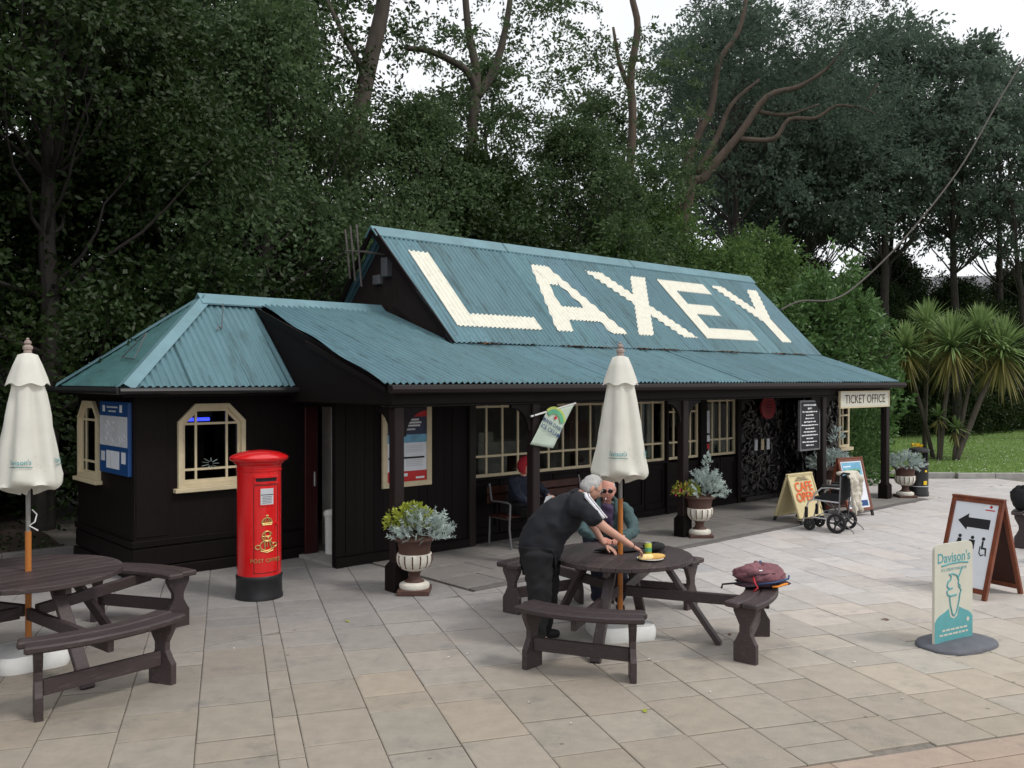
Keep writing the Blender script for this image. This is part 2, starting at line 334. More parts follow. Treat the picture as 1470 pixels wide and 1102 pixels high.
for i in range(len(bounds) - 1):
    a0, a1 = bounds[i], bounds[i + 1]; t = 4.82 - random.uniform(0, .5)
    while t < 26:
        L = random.choice([.34, .4, .45, .5, .55, .6, .68, .76]); t0, t1 = max(t, 4.82), t + L; t += L
        if t1 - t0 < .1: continue
        g_ = .0022; gx = .006; jj = lambda: random.uniform(-.001, .003)
        p = [(E2[0] * a + E1[0] * s, E2[1] * a + E1[1] * s) for a, s in ((a0 + g_ + jj(), t0 + gx + jj()), (a1 - g_ - jj(), t0 + gx + jj()), (a1 - g_ - jj(), t1 - gx - jj()), (a0 + g_ + jj(), t1 - gx - jj()))]
        for reg in (((*hpv(-.735),),), (hpv(-.725, -1), hpu(.62), hpv(4.6)), (hpv(-.725, -1), hpu(12.6, -1))):
            q = p
            for h in reg:
                q = clip(q, *h)
                if len(q) < 3: break
            if len(q) >= 3: q = clip(q, 0, 1, 21.95)
            if len(q) >= 3 and area(q) > .012: slabs.append((q, False))
# the pinkish band at the near edge and the slabs beyond it
for k, (s0, s1, ls) in enumerate(((4.56, 4.80, (.6, .7, .9)), (4.08, 4.55, (.5, .7, .9)), (3.6, 4.07, (.5, .7)), (3.1, 3.59, (.6, .8)))):
    a = -6
    while a < 9:
        L = random.choice(ls); slabs.append(([(E2[0] * b + E1[0] * s, E2[1] * b + E1[1] * s) for b, s in ((a + .004, s0), (a + L - .004, s0), (a + L - .004, s1), (a + .004, s1))], True)); a += L
def cen(p): return sum(a for a, _ in p) / len(p), sum(b for _, b in p) / len(p)
items = []
for p, pk in slabs:
    cx, cy = cen(p)
    if cy < 2 or abs(cx / cy) > .95 or cx < -10: continue
    vis = abs(cx / cy) < .6 and cy > 5.3
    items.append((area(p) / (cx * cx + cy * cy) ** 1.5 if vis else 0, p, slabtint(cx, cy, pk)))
items.sort(key=lambda t: -t[0])
pv_ = MB(); pv_.add([(-12, 1, -.014), (24, 1, -.014), (24, 21.95, -.014), (-12, 21.95, -.014)], [(0, 1, 2, 3)])
pave = setup(pv_.build('pavement', 'pave_joint'), kind='structure')
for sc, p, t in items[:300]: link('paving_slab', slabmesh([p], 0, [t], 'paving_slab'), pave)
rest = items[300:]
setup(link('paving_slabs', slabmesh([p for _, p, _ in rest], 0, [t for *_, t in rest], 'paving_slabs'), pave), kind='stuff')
# veranda floor, a low step up behind its dark kerb
vf = MB(); c = [bl(.66, -.6, -.008), bl(12.4, -.6, -.008), bl(12.4, 1.6, -.008), bl(.66, 1.6, -.008)]; vf.add(c, [(0, 1, 2, 3)])
ver = setup(vf.build('veranda_floor', 'pave_joint'), kind='structure')
for j, (v0, v1) in enumerate(((-.59, -.02), (-.02, .6), (.6, 1.2), (1.2, 1.6))):
    u = .66 - random.uniform(0, .0)
    while u < 12.4:
        L = min(random.choice([.6, .75, .9]), 12.42 - u)
        if L > .1:
            p = [bl(u + .004, v0 + .004)[:2], bl(u + L - .004, v0 + .004)[:2], bl(u + L - .004, v1 - .004)[:2], bl(u + .004, v1 - .004)[:2]]
            b = random.gauss(.62, .04); link('paving_slab', slabmesh([p], .012, [(b, b * 1.02, b * 1.1)], 'paving_slab'), ver)
        u += L
kb = empty('veranda_kerb', 'dark stone kerb running along the front of the veranda', 'kerb', loc=bl(6, -.66))
kb.rotation_euler = (0, 0, BA)
x = -5.34
while x < 6.3:
    m_ = MB(); m_.box(x + .003, x + .897, -.068, .062, -.02, .013 + random.uniform(-.002, .003)); m_.build('kerb_stone', 'kerb', kb, bev=.006); x += .9
# lawn with its pale kerb
lw = MB(); n = 40
xs = np.linspace(7.5, 40, n); ys = np.linspace(22.15, 46, n); V = []; F = []
for j, y in enumerate(ys):
    for i, x in enumerate(xs): V.append((x, y, .05 + .05 * math.sin(x * .5) * math.sin(y * .3) + max(0, y - 30) * .012))
F = [(j * n + i, j * n + i + 1, (j + 1) * n + i + 1, (j + 1) * n + i) for j in range(n - 1) for i in range(n - 1)]
lw.add(V, F); lawn = setup(lw.build('lawn', 'lawn', smooth='all'), kind='structure')
kl = empty('lawn_kerb', 'pale concrete kerb edging the lawn behind the paving', 'kerb', loc=(9, 22, 0))
x = 0
while x < 18:
    m_ = MB(); yo = max(0, 1.6 - x) ** 2 * .25; m_.box(x + .004, x + .91, -.02 + yo, .13 + yo, -.04, .13); m_.build('kerb_stone', 'kerb_pale', kl, bev=.012); x += .915
def blades(n, fx, h0, h1, wd, name, m, parent=None, lean=.4):
    P = fx(n); th = rng.uniform(0, 2 * np.pi, n); h = rng.uniform(h0, h1, n); wv = np.c_[np.cos(th), np.sin(th), 0 * th] * wd * rng.uniform(.6, 1.3, (n, 1))
    d = np.c_[rng.normal(0, lean, n) * h, rng.normal(0, lean, n) * h, h]
    V = np.stack([P - wv, P + wv, P + d], 1).reshape(-1, 3); F = np.arange(3 * n).reshape(-1, 3); return link(name, fastmesh(name, V, F, m), parent)
def lawnpts(n):
    y = 22.2 + 18 * rng.power(.75, n) ; x = 8 + rng.uniform(0, 1, n) * (4 + y * .45); return np.c_[x, y, .05 + .05 * np.sin(x * .5) * np.sin(y * .3) + np.maximum(0, y - 30) * .012 - .01]
o = blades(70000, lawnpts, .03, .075, .012, 'lawn_grass', 'grass'); setup(o, 'short mown green grass covering the lawn', 'grass', kind='stuff')
def daisies(n):
    P = lawnpts(n); cl = rng.uniform(0, 1, n); return P
P = daisies(900); P[:, 2] += .07; s = .016
V = (P[:, None, :] + np.array([(-s, -s, 0), (s, -s, .01), (s, s, .012), (-s, s, 0)])[None]).reshape(-1, 3); F = np.arange(len(V)).reshape(-1, 4)
setup(link('lawn_daisies', fastmesh('lawn_daisies', V, F, 'white_flower')), 'tiny white daisies scattered over the lawn', 'daisies', kind='stuff')
# flower bed beside the kiosk
bd = MB(); nn = 24; V = []
for j in range(nn):
    for i in range(nn):
        u = -8.5 + i * 6.45 / (nn - 1); v = 4.75 + j * 4.5 / (nn - 1); x, y, _ = bl(u, v); V.append((x, y, .06 + .03 * math.sin(u * 5 + v * 3) + .1 * (j / nn)))
bd.add(V, [(j * nn + i, j * nn + i + 1, (j + 1) * nn + i + 1, (j + 1) * nn + i) for j in range(nn - 1) for i in range(nn - 1)])
setup(bd.build('flower_bed', 'soil', smooth='all'), kind='structure')
bk = empty('bed_kerb', 'dark low kerb edging the flower bed behind the left table', 'kerb', loc=bl(-5.2, 4.66), rz=BA)
for k in range(7): m_ = MB(); m_.box(-3.2 + k * .91, -2.295 + k * .91, -.06, .06, -.03, .12); m_.build('kerb_stone', 'kerb', bk, bev=.01)
# ------------------------------------------------------------ station building
ST = empty('station_building', 'long dark timber station with blue-green corrugated roof reading LAXEY', 'station', loc=(OX, OY, 0), rz=BA)
WAVE, AMP = .088, .014
def corr(org, al, up, a0, a1, lo, hi, rows=1, off=0, npw=8):
    """corrugated patch: columns along al (metres from org), running from lo(a) to hi(a) up the slope"""
    org, al, up = np.array(org, float), np.array(al, float), np.array(up, float); al /= np.linalg.norm(al); up /= np.linalg.norm(up); nr = np.cross(al, up)
    if nr[2] < 0: nr = -nr
    st = WAVE / npw; k0 = math.ceil(a0 / st - 1e-6); ks = [a0] + [k * st for k in range(k0, int(a1 / st) + 1) if a0 + 1e-5 < k * st < a1 - 1e-5] + [a1]
    V = []; F = []; m = rows + 1
    for a in ks:
        l, h = lo(a), max(lo(a), hi(a))
        for r in range(m):
            s = l + (h - l) * r / rows; V.append(org + al * a + up * s + nr * (AMP * math.sin(2 * math.pi * a / WAVE) + off))
    for i in range(len(ks) - 1):
        for r in range(rows): F.append((i * m + r, (i + 1) * m + r, (i + 1) * m + r + 1, i * m + r + 1))
    return np.array(V), np.array(F)
def sheet(parent, args, tint, m='teal_roof', name='roof_sheet', **k):
    V, F = corr(*args, **k); me = fastmesh(name, V, F, m); me.shade_smooth(); settint(me, tint); return link(name, me, parent)
def rt(): b = random.gauss(1, .07); return (b * random.uniform(.96, 1.02), b, b * random.uniform(.98, 1.04))
# main upper roof
ru = MB(); ru.prism([(1.42, 2.86), (3.23, 4.67), (5.04, 2.86)], 2.12, 12.0, 'x'); roofU = ru.build('upper_roof', 'gable_wood', ST)
upU = (0, 1.83, 1.82); LU = math.hypot(1.83, 1.82)
w0 = .80
nS = 13
for i in range(nS):
    a0 = 2.0 + i * (12.13 - 2.0) / nS; a1 = a0 + (12.13 - 2.0) / nS + (.03 if i < nS - 1 else 0)
    if i == 0:
        # prow: the ridge reaches further out than the foot
        V, F = corr((0, 1.4, 2.93), (1, 0, 0), upU, 1.86, a1, lambda a: max(0, (2.0 - a) / .14 * LU), lambda a: LU, 6); me = fastmesh('roof_sheet', V, F, 'teal_roof'); me.shade_smooth(); settint(me, rt()); link('roof_sheet', me, roofU)
    else: sheet(roofU, ((0, 1.4, 2.93), (1, 0, 0), upU, a0, a1, lambda a: 0, lambda a: LU, 6), rt(), off=.006 * (i % 2))
    sheet(roofU, ((0, 5.06, 2.93), (1, 0, 0), (0, -1.83, 1.82), a0, a1, lambda a: 0, lambda a: LU, 2), rt())
for (a, b) in ((1.84, 4.55), (4.52, 7.9), (7.87, 12.16)):
    cp = MB(); cp.prism([(3.23 - .16, 4.625), (3.23, 4.785), (3.23 + .16, 4.625), (3.23 + .155, 4.605), (3.23, 4.755), (3.23 - .155, 4.605)], a, b + (.02 if b < 12 else 0), 'x'); cp.build('ridge_cap', 'teal_cap', roofU)
vb = MB(); vb.bar((1.87, 3.2, 4.70), (2.02, 1.42, 2.91), .03, .10); vb.bar((1.87, 3.26, 4.70), (2.02, 5.04, 2.91), .03, .1); vb.build('verge_board', 'black_wood', roofU)
# letters painted on the corrugations
def letter(ch, strokes):
    VV = []; FF = []; k = 0
    for j, q in enumerate(strokes):
        def span(a):
            ys = []
            for i in range(len(q)):
                (x0, y0), (x1, y1) = q[i], q[(i + 1) % len(q)]
                if min(x0, x1) - 1e-9 <= a <= max(x0, x1) + 1e-9:
                    if abs(x1 - x0) < 1e-9: ys += [y0, y1]
                    else: ys.append(y0 + (y1 - y0) * (a - x0) / (x1 - x0))
            return (min(ys), max(ys)) if ys else (0, 0)
        us = [p[0] for p in q]
        V, F = corr((0, 1.4, 2.93), (1, 0, 0), upU, min(us), max(us), lambda a: span(a)[0], lambda a: span(a)[1], 4, .0125 + .0008 * j); VV.append(V); FF.append(F + k); k += len(V)
    me = fastmesh('roof_letter', np.vstack(VV), np.vstack(FF), 'roof_white'); me.shade_smooth(); o = link('roof_letter', me, roofU); o['label'] = 'white painted letter %s on the roof' % ch
T0, B0 = 2.08, .35
letter('L', [[(2.29, T0), (2.66, T0), (2.66, B0), (2.29, B0)], [(2.66, .64), (4.01, .64), (4.01, B0), (2.66, B0)]])
letter('A', [[(4.88, T0), (5.08, T0), (4.72, B0), (4.32, B0)], [(5.08, T0), (5.28, T0), (6.06, B0), (5.64, B0)], [(4.72, .98), (5.45, .98), (5.58, .64), (4.70, .64)], [(4.88, T0), (5.28, T0), (5.2, 1.56), (5.0, 1.56)]])
letter('X', [[(6.25, T0), (6.69, T0), (8.03, B0), (7.62, B0)], [(7.53, T0), (7.97, T0), (6.74, B0), (6.33, B0)]])
letter('E', [[(8.3, T0), (8.68, T0), (8.68, B0), (8.3, B0)], [(8.68, T0), (9.86, T0), (9.86, 1.76), (8.68, 1.76)], [(8.68, 1.36), (9.5, 1.36), (9.5, 1.06), (8.68, 1.06)], [(8.68, .65), (10.04, .65), (10.04, B0), (8.68, B0)]])
letter('Y', [[(10.14, T0), (10.54, T0), (11.3, 1.08), (10.92, 1.0)], [(11.48, T0), (11.87, T0), (11.3, 1.05), (10.92, 1.12)], [(10.92, 1.1), (11.3, 1.1), (11.3, B0), (10.92, B0)]])
# veranda roof and the low wing on the left
LZ = (2.92 - 2.36) / 1.75; upL = (0, 1.75, .56); LL = math.hypot(1.75, .56) + .02; LW = LL / 1.75 * 3.53
rl = MB(); rl.prism([(-.2, 2.32), (1.6, 2.895), (1.6, 2.83), (-.2, 2.26)], -.2, 12.05, 'x'); rl.prism([(1.601, 2.895), (3.2, 3.41), (4.8, 2.9), (4.8, 2.8), (3.2, 3.31), (1.601, 2.83)], -.0, 2.1, 'x'); roofL = rl.build('veranda_roof', 'black_wood', ST)
nS = 16
for i in range(nS):
    a0 = -.27 + i * 12.40 / nS; a1 = a0 + 12.40 / nS + (.03 if i < nS - 1 else 0); wing = a1 < 2.12
    if i == 0: sheet(roofL, ((0, -.3, 2.36), (1, 0, 0), upL, a0, a1, lambda a: 0, lambda a: min(LW, max(.02, (a + .27) / .24 * LW)) if a < -.03 else LW, 8), rt())
    elif wing: sheet(roofL, ((0, -.3, 2.36), (1, 0, 0), upL, a0, a1, lambda a: 0, lambda a: LW, 6), rt(), off=.006 * (i % 2))
    elif a0 < 2.12: sheet(roofL, ((0, -.3, 2.36), (1, 0, 0), upL, a0, a1, lambda a: 0, lambda a: LW if a < 2.1 else LL, 6), rt())
    else: sheet(roofL, ((0, -.3, 2.36), (1, 0, 0), upL, a0, a1, lambda a: 0, lambda a: LL, 5), rt(), off=.006 * (i % 2))
for i in range(3): sheet(roofL, ((0, 6.76, 2.36), (1, 0, 0), (0, -1.75, .56), -.27 + i * .8, .55 + i * .8, lambda a: 0, lambda a: LW, 2), rt())
def bolts(par, org, al, up, a0, a1, ss):
    org, al, up = Vector(org), Vector(al).normalized(), Vector(up).normalized(); nr = al.cross(up); nr = nr if nr.z > 0 else -nr; b = MB()
    for s_ in ss:
        k = math.ceil(a0 / WAVE)
        while (k + .25) * WAVE < a1:
            if k % 3 == 0:
                p = org + al * (k + .25) * WAVE + up * (s_ + random.uniform(-.015, .015)) + nr * (AMP + .006); b.add([p + al * .011, p + up * .011, p - al * .011, p - up * .011, p + nr * .012], [(0, 1, 4), (1, 2, 4), (2, 3, 4), (3, 0, 4)])
            k += 1
    o = b.build('roof_bolts', 'grey_metal', par); o['kind'] = 'stuff'
bolts(roofU, (0, 1.4, 2.93), (1, 0, 0), upU, 2.05, 12.1, (.12, .8, 1.5, 2.2)); bolts(roofL, (0, -.3, 2.36), (1, 0, 0), upL, -.2, 12.1, (.1, .7, 1.3, 1.68))
# dirt and rust lying in the valley between the two slopes
n = 1700; u_ = rng.uniform(2.3, 11.9, n); cl = np.sin(u_ * 3.1) + np.sin(u_ * 7.3 + 1); keep = (cl + rng.normal(0, .6, n)) > .6; u_ = u_[keep]; n = len(u_)
s_ = np.abs(rng.normal(0, .06, n)); P = np.c_[u_, 1.42 - s_, 2.945 - s_ * .3]; th = rng.uniform(0, 6.28, n); sz = rng.uniform(.01, .028, n)
q = np.array([(-1, -.5), (1, -.5), (1, .5), (-1, .5)]); V = np.zeros((n, 4, 3))
for k in range(4): V[:, k, 0] = P[:, 0] + sz * (q[k, 0] * np.cos(th) - q[k, 1] * np.sin(th)); V[:, k, 1] = P[:, 1] + sz * (q[k, 0] * np.sin(th) + q[k, 1] * np.cos(th)); V[:, k, 2] = P[:, 2] + rng.uniform(0, .012, n)
setup(link('rust_flakes', fastmesh('rust_flakes', V.reshape(-1, 3), np.arange(4 * n).reshape(-1, 4), 'rust'), roofL), kind='stuff')
# kiosk roof: front slope, hipped left end, back slope
rk = MB(); rk.add([(-2.22, 2.0, 2.28), (.0, 2.0, 2.28), (.0, 4.46, 2.28), (-2.22, 4.46, 2.28), (-.84, 3.23, 3.44), (0, 3.23, 3.44)], [(0, 3, 2, 1), (0, 1, 5, 4), (1, 2, 5), (2, 3, 4, 5), (3, 0, 4)])
roofK = rk.build('kiosk_roof', 'black_wood', ST)
upK = (0, 1.28, 1.19); LK = math.hypot(1.28, 1.19); hip = lambda a: min(1, max(0, (a + 2.28) / 1.44)) * LK
for a0, a1 in ((-2.28, -1.52), (-1.52, -.76), (-.76, -.02)):
    sheet(roofK, ((0, 1.95, 2.32), (1, 0, 0), upK, a0, a1 + (.03 if a1 < -.1 else 0), lambda a: 0, hip, 6), rt()); sheet(roofK, ((0, 4.51, 2.32), (1, 0, 0), (0, -1.28, 1.19), a0, a1, lambda a: 0, hip, 2), rt())
LH = math.hypot(1.44, 1.19)
for a0, a1 in ((0, .64), (.64, 1.28), (1.28, 1.92), (1.92, 2.56)):
    b = random.gauss(.62, .06); sheet(roofK, ((-2.28, 1.95, 2.32), (0, 1, 0), (1.44, 0, 1.19), a0, a1, lambda a: 0, lambda a: (1 - abs(a - 1.28) / 1.28) * LH, 5), (b * .72, b * 1.03, b * .9))
hc = MB()
for vv, zz in ((1.95, 2.325), (4.51, 2.325)):
    p = Vector((-2.3, vv, zz)); q = Vector((-.8, 3.23, 3.54)); d = (q - p).normalized(); s = 1 if vv < 3 else -1
    n1 = Vector((0, -1.19 * s, 1.28)).normalized(); n2 = Vector((-1.19, 0, 1.44)).normalized(); t1 = d.cross(n1).normalized() * .13; t2 = d.cross(n2).normalized() * .13
    if t1.dot(Vector((1, 0, 0))) < 0: t1 = -t1
    if t2.dot(Vector((0, s, 0))) < 0: t2 = -t2
    h = Vector((0, 0, .022)); hc.add([p + h * 1.4, q + h * 1.4, q + t1 + h, p + t1 + h, q + t2 + h, p + t2 + h], [(0, 1, 2, 3), (1, 0, 5, 4)])
hc.build('hip_cap', 'teal_cap', roofK)
cp = MB(); cp.prism([(3.23 - .17, 3.425), (3.23, 3.565), (3.23 + .17, 3.425), (3.23 + .165, 3.405), (3.23, 3.535), (3.23 - .165, 3.405)], -.9, 2.04, 'x'); cp.build('ridge_cap', 'teal_cap', roofL)
# roof hooks
for (a, s) in ((-.78, .62),):
    hk = MB(); b0 = Vector((a, 1.95 + 1.28 * s, 2.32 + 1.19 * s + .015)); hk.tube([b0, b0 + Vector((-.06, -.04, .02)), b0 + Vector((-.09, -.07, -.03))], .009, 6); hk.tube([b0 + Vector((0, 0, .0)), b0 + Vector((.02, -.0, .33))], .007, 6); hk.build('roof_hook', 'grey_metal', roofK)
hk = MB(); hk.tube([(-1.9, 2.75, 2.66), (-1.75, 2.75, 2.98)], .007, 6); hk.tube([(-1.9, 2.75, 2.66), (-1.9, 3.2, 2.68)], .007, 6); hk.tube([(-1.75, 2.75, 2.98), (-1.9, 3.2, 2.68)], .007, 6); hk.build('roof_hook', 'grey_metal', roofK)
# gutters and eaves boards
gt = MB(); gt.tube([(-2.36, 1.9, 2.27), (-.05, 1.9, 2.27)], .04, 8); gt.tube([(-2.36, 1.9, 2.27), (-2.36, 4.55, 2.27)], .04, 8); gt.build('kiosk_gutter', 'black_metal', roofK, smooth=True)
fb = MB(); fb.box(-2.3, -.05, 1.97, 2.0, 2.2, 2.32); fb.box(-2.3, -2.27, 2.0, 4.46, 2.2, 2.32); fb.build('kiosk_fascia', 'black_wood', roofK)
gt = MB(); gt.tube([(-.24, -.36, 2.295), (12.2, -.36, 2.295)], .05, 8); gt.build('gutter', 'brown_wood', roofL, smooth=True)
gl_ = MB(); gl_.box(-.24, 12.14, -.33, -.305, 2.26, 2.345); gl_.build('eaves_board', 'brown_wood', roofL)
fa = MB(); fa.box(-.12, 12.05, -.14, -.06, 2.11, 2.27); fa.box(-.12, 12.05, -.16, -.045, 2.085, 2.11); fa.build('front_beam', 'black_wood', ST, bev=.006)
be = MB(); be.box(11.86, 11.98, -.04, 1.5, 2.1, 2.26); be.build('end_beam', 'black_wood', ST); be = MB(); be.box(-.08, .04, -.04, 2.4, 2.1, 2.2); be.build('end_beam', 'black_wood', ST)
# boarded triangle closing the veranda's left end
tr = MB(); tr.prism([(-.22, 2.12), (-.22, 2.33), (3.2, 3.39), (3.2, 2.12)], -.13, -.09, 'x'); tp = tr.build('end_panel', 'black_wood', ST)
tb = MB(); tb.bar((-.145, -.28, 2.315), (-.145, 3.15, 3.385), .025, .09); tb.build('verge_board', 'black_wood', tp)
# posts with plinths and curved brackets
def bracket(mb, u, dirn, z=2.09, r=.34):
    pts = [(u, z), (u + dirn * r, z)]
    for k in range(7): t = k / 6 * math.pi / 2; pts.append((u + dirn * (r - (r - .045) * math.sin(t)), z - .045 - (r - .045) * (1 - math.cos(t))))
    pts.append((u, z - r)); mb.prism(pts, -.13, -.08, 'y')
for i, u in enumerate((.02, 2.16, 5.3, 9.42, 11.9)):
    p = MB(); p.box(u - .065, u + .065, -.165, -.035, .3, 2.09); po = p.build('post', 'brown_wood', ST, bev=.012)
    q = MB(); q.box(u - .1, u + .1, -.2, 0, .0, .28); q.add([(u - .1, -.2, .28), (u + .1, -.2, .28), (u + .1, 0, .28), (u - .1, 0, .28), (u - .066, -.166, .33), (u + .066, -.166, .33), (u + .066, -.034, .33), (u - .066, -.034, .33)], [(0, 1, 5, 4), (1, 2, 6, 5), (2, 3, 7, 6), (3, 0, 4, 7)]); q.build('plinth', 'black_wood', po, bev=.008)
    for d in ((-1, 1) if 0 < i < 4 else ((1,) if i == 0 else (-1,))):
        b = MB(); bracket(b, u + d * .0655, d); b.build('bracket', 'black_wood', po)
    if i == 0: b = MB(M=T(u, -.1, 0) @ Matrix.Rotation(R(90), 4, 'Z') @ T(-u, .105, 0)); bracket(b, u + .0655, 1); b.build('bracket', 'black_wood', po)
# walls of upright boards
def planks(par, u0, u1, z0, z1, v, w=.145, m='black_wood', t=.018, M=None):
    n = max(1, round((u1 - u0) / w)); w = (u1 - u0) / n; b = MB(); b.box(.0025, w - .0025, -t, 0, z0, z1); me = b.mesh('plank', m)
    for i in range(n):
        o = link('plank', me, par); o.location = Vector((u0 + i * w, v - .004 * (i % 3 == 1) + random.uniform(-.0015, .0015), 0))
        if M: o.matrix_basis = M @ o.matrix_basis
def wallpart(name, x0, x1, y0, y1, z0, z1, m='black_wood'): b = MB(); b.box(x0, x1, y0, y1, z0, z1); return b.build(name, m, ST)
pw = wallpart('poster_wall', .13, 2.42, 1.43, 1.5, 0, 2.75); planks(pw, .13, 2.3, .14, 2.3, 1.43)
b = MB(); b.box(.12, 2.3, 1.375, 1.409, .0, .13); b.build('skirting', 'black_wood', pw, bev=.006)
b = MB(); b.box(2.3, 2.42, 1.37, 1.43, .0, 2.3); b.build('corner_post', 'brown_wood', pw, bev=.008)
dw = wallpart('window_wall', 2.42, 9.12, 1.56, 1.62, 0, .92)
hd = wallpart('head_beam', 2.42, 12.1, 1.5, 1.62, 2.08, 2.8)
for u0, u1 in ((2.44, 2.98), (3.0, 3.54), (3.56, 4.1), (4.12, 4.66), (4.68, 5.22), (5.24, 5.78), (5.8, 6.34), (6.36, 6.9), (6.95, 7.4), (7.44, 7.9), (8.08, 8.56), (8.58, 9.08)):
    b = MB(); b.box(u0, u1, 1.535, 1.56, .12, .92); b.box(u0, u0 + .07, 1.515, 1.535, .12, .92); b.box(u1 - .07, u1, 1.515, 1.535, .12, .92); b.box(u0 + .07, u1 - .07, 1.515, 1.535, .12, .24); b.box(u0 + .07, u1 - .07, 1.515, 1.535, .82, .92); b.build('panel', 'black_wood', dw, bev=.004)
b = MB(); b.box(2.42, 9.12, 1.49, 1.534, .0, .12); b.box(2.42, 6.9, 1.47, 1.534, .921, .96); b.build('skirting', 'black_wood', dw, bev=.005)
for u0, u1 in ((6.9, 6.95), (7.9, 8.08), (9.08, 9.2)):
    b = MB(); b.box(u0, u1, 1.46, 1.62, 0, 2.08); b.build('door_post', 'black_wood', ST, bev=.006)
def glazing(name, us, zs, v, bw=.032, fr=.045, m='cream', back=None):
    u0, u1, z0, z1 = us[0], us[-1], zs[0], zs[-1]; b = MB()
    b.box(u0, u1, v - .02, v + .03, z0, z0 + fr); b.box(u0, u1, v - .02, v + .03, z1 - fr, z1); b.box(u0, u0 + fr, v - .02, v + .03, z0 + fr, z1 - fr); b.box(u1 - fr, u1, v - .02, v + .03, z0 + fr, z1 - fr)
    for u in us[1:-1]: b.box(u - bw / 2, u + bw / 2, v - .014, v + .02, z0 + fr, z1 - fr)
    vs_ = sorted(us)
    for z in zs[1:-1]:
        for i in range(len(us) - 1): b.box(us[i] + (fr if i == 0 else bw / 2), us[i + 1] - (fr if i == len(us) - 2 else bw / 2), v - .013, v + .019, z - bw / 2, z + bw / 2)
    w = b.build(name, m, ST)
    for i in range(len(us) - 1):
        for j in range(len(zs) - 1):
            p = MB(); p.box(us[i] + .012, us[i + 1] - .012, v + .004, v + .008, zs[j] + .012, zs[j + 1] - .012); p.build('pane', 'glass', w)
    return w
Z3 = [.965, 1.27, 2.0, 2.07]
glazing('window', [2.44 + .315 * i for i in range(5)], Z3, 1.55); glazing('window', [3.72 + .318 * i for i in range(6)], Z3, 1.55); glazing('window', [5.34 + .312 * i for i in range(6)], Z3, 1.55)
glazing('glazed_door', [6.96, 7.18, 7.40], [.965, 1.27, 1.82, 2.07], 1.55); glazing('glazed_door', [7.44, 7.67, 7.89], [.965, 1.27, 1.82, 2.07], 1.55)
glazing('window', [8.1 + .245 * i for i in range(5)], Z3, 1.55)
for u0, u1 in ((3.702, 3.718), (5.312, 5.338)): b = MB(); b.box(u0, u1, 1.52, 1.6, .96, 2.08); b.build('mullion', 'brown_wood', ST)
for k, (z0, z1, m_) in enumerate(((1.1, 1.2, 'red_print'), (1.24, 1.36, 'paper_white'), (1.4, 1.82, 'paper_grey'))):
    b = MB(); b.box(8.12, 8.24, 1.522, 1.526, z0, z1); b.build('notice', m_, ST)
# inside, dimly seen through the glass
wallpart('interior_back', 2.3, 12.0, 4.7, 4.8, 0, 2.9, 'interior'); wallpart('interior_floor', .2, 12.0, 1.63, 4.7, -.02, .03, 'interior'); wallpart('interior_ceiling', 2.3, 12.0, 1.62, 4.75, 2.75, 2.8, 'interior')
for k, (u, v, w_, h, m_) in enumerate(((2.7, 2.6, .6, 1.15, 'interior'), (3.9, 3.1, .9, 1.3, 'interior_pale'), (5.2, 2.6, .4, 1.1, 'interior'), (6.0, 3.0, .5, 1.6, 'mahogany'), (7.0, 3.3, .5, 1.9, 'interior_pale'), (8.4, 2.4, .3, 1.25, 'mahogany'), (8.8, 2.8, .35, 1.7, 'interior_pale'))):
    b = MB(); b.box(u, u + w_, v, v + .4, .03, h); b.box(u - .03, u + w_ + .03, v - .03, v + .43, h, h + .03); b.box(u + .08, u + w_ * .45, v + .08, v + .3, h + .03, h + .2); b.build('cabinet', m_, ST)
for k, u in enumerate((6.45, 6.7, 8.3, 8.55)): b = MB(); b.box(u, u + .16, 1.75, 1.78, 1.0, 2.0); b.build('blind', 'interior_pale' if k % 2 else 'paper_grey', ST)
for k in range(9):
    b = MB(); u = 2.5 + k * .5; b.box(u, u + .3, 2.2 + (k % 3) * .3, 2.5 + (k % 3) * .3, .03, .75); b.box(u + .02, u + .05, 2.2 + (k % 3) * .3, 2.5 + (k % 3) * .3, .75, 1.1 + .08 * (k % 2)); b.build('cafe_chair', 'steel' if k % 3 else 'mahogany', ST)
# remaining outer walls
wallpart('end_wall', 12.0, 12.1, 1.5, 5.0, 0, 2.8); wallpart('rear_wall', -.1, 12.0, 5.0, 5.1, 0, 2.8)
b = MB(); b.prism([(1.5, 2.85), (3.23, 4.6), (4.96, 2.85), (4.96, 2.6), (1.5, 2.6)], 2.2, 2.26, 'x'); gw = b.build('gable_wall', 'gable_wood', ST)
for i in range(22):
    v0 = 1.6 + i * .155; h = 4.58 - abs(v0 + .075 - 3.23) - .1
    if h > 2.95: b = MB(); b.box(2.18 - .004 * (i % 2), 2.199, v0 + .003, v0 + .152, 2.9, h); b.build('plank', 'gable_wood', gw)
b = MB(); b.prism([(1.5, 2.85), (3.23, 4.6), (4.96, 2.85)], 11.9, 11.96, 'x'); b.build('gable_wall', 'gable_wood', ST)
b = MB(); b.bar((2.12, 3.0, 3.5), (2.12, 2.45, 3.2), .03, .06); b.build('gable_strut', 'brown_wood', ST)
b = MB(); b.box(2.02, 2.17, 3.05, 3.22, 4.0, 4.3); b.box(2.05, 2.17, 3.3, 3.5, 3.9, 4.05); b.build('meter_box', 'slate', ST, bev=.01)
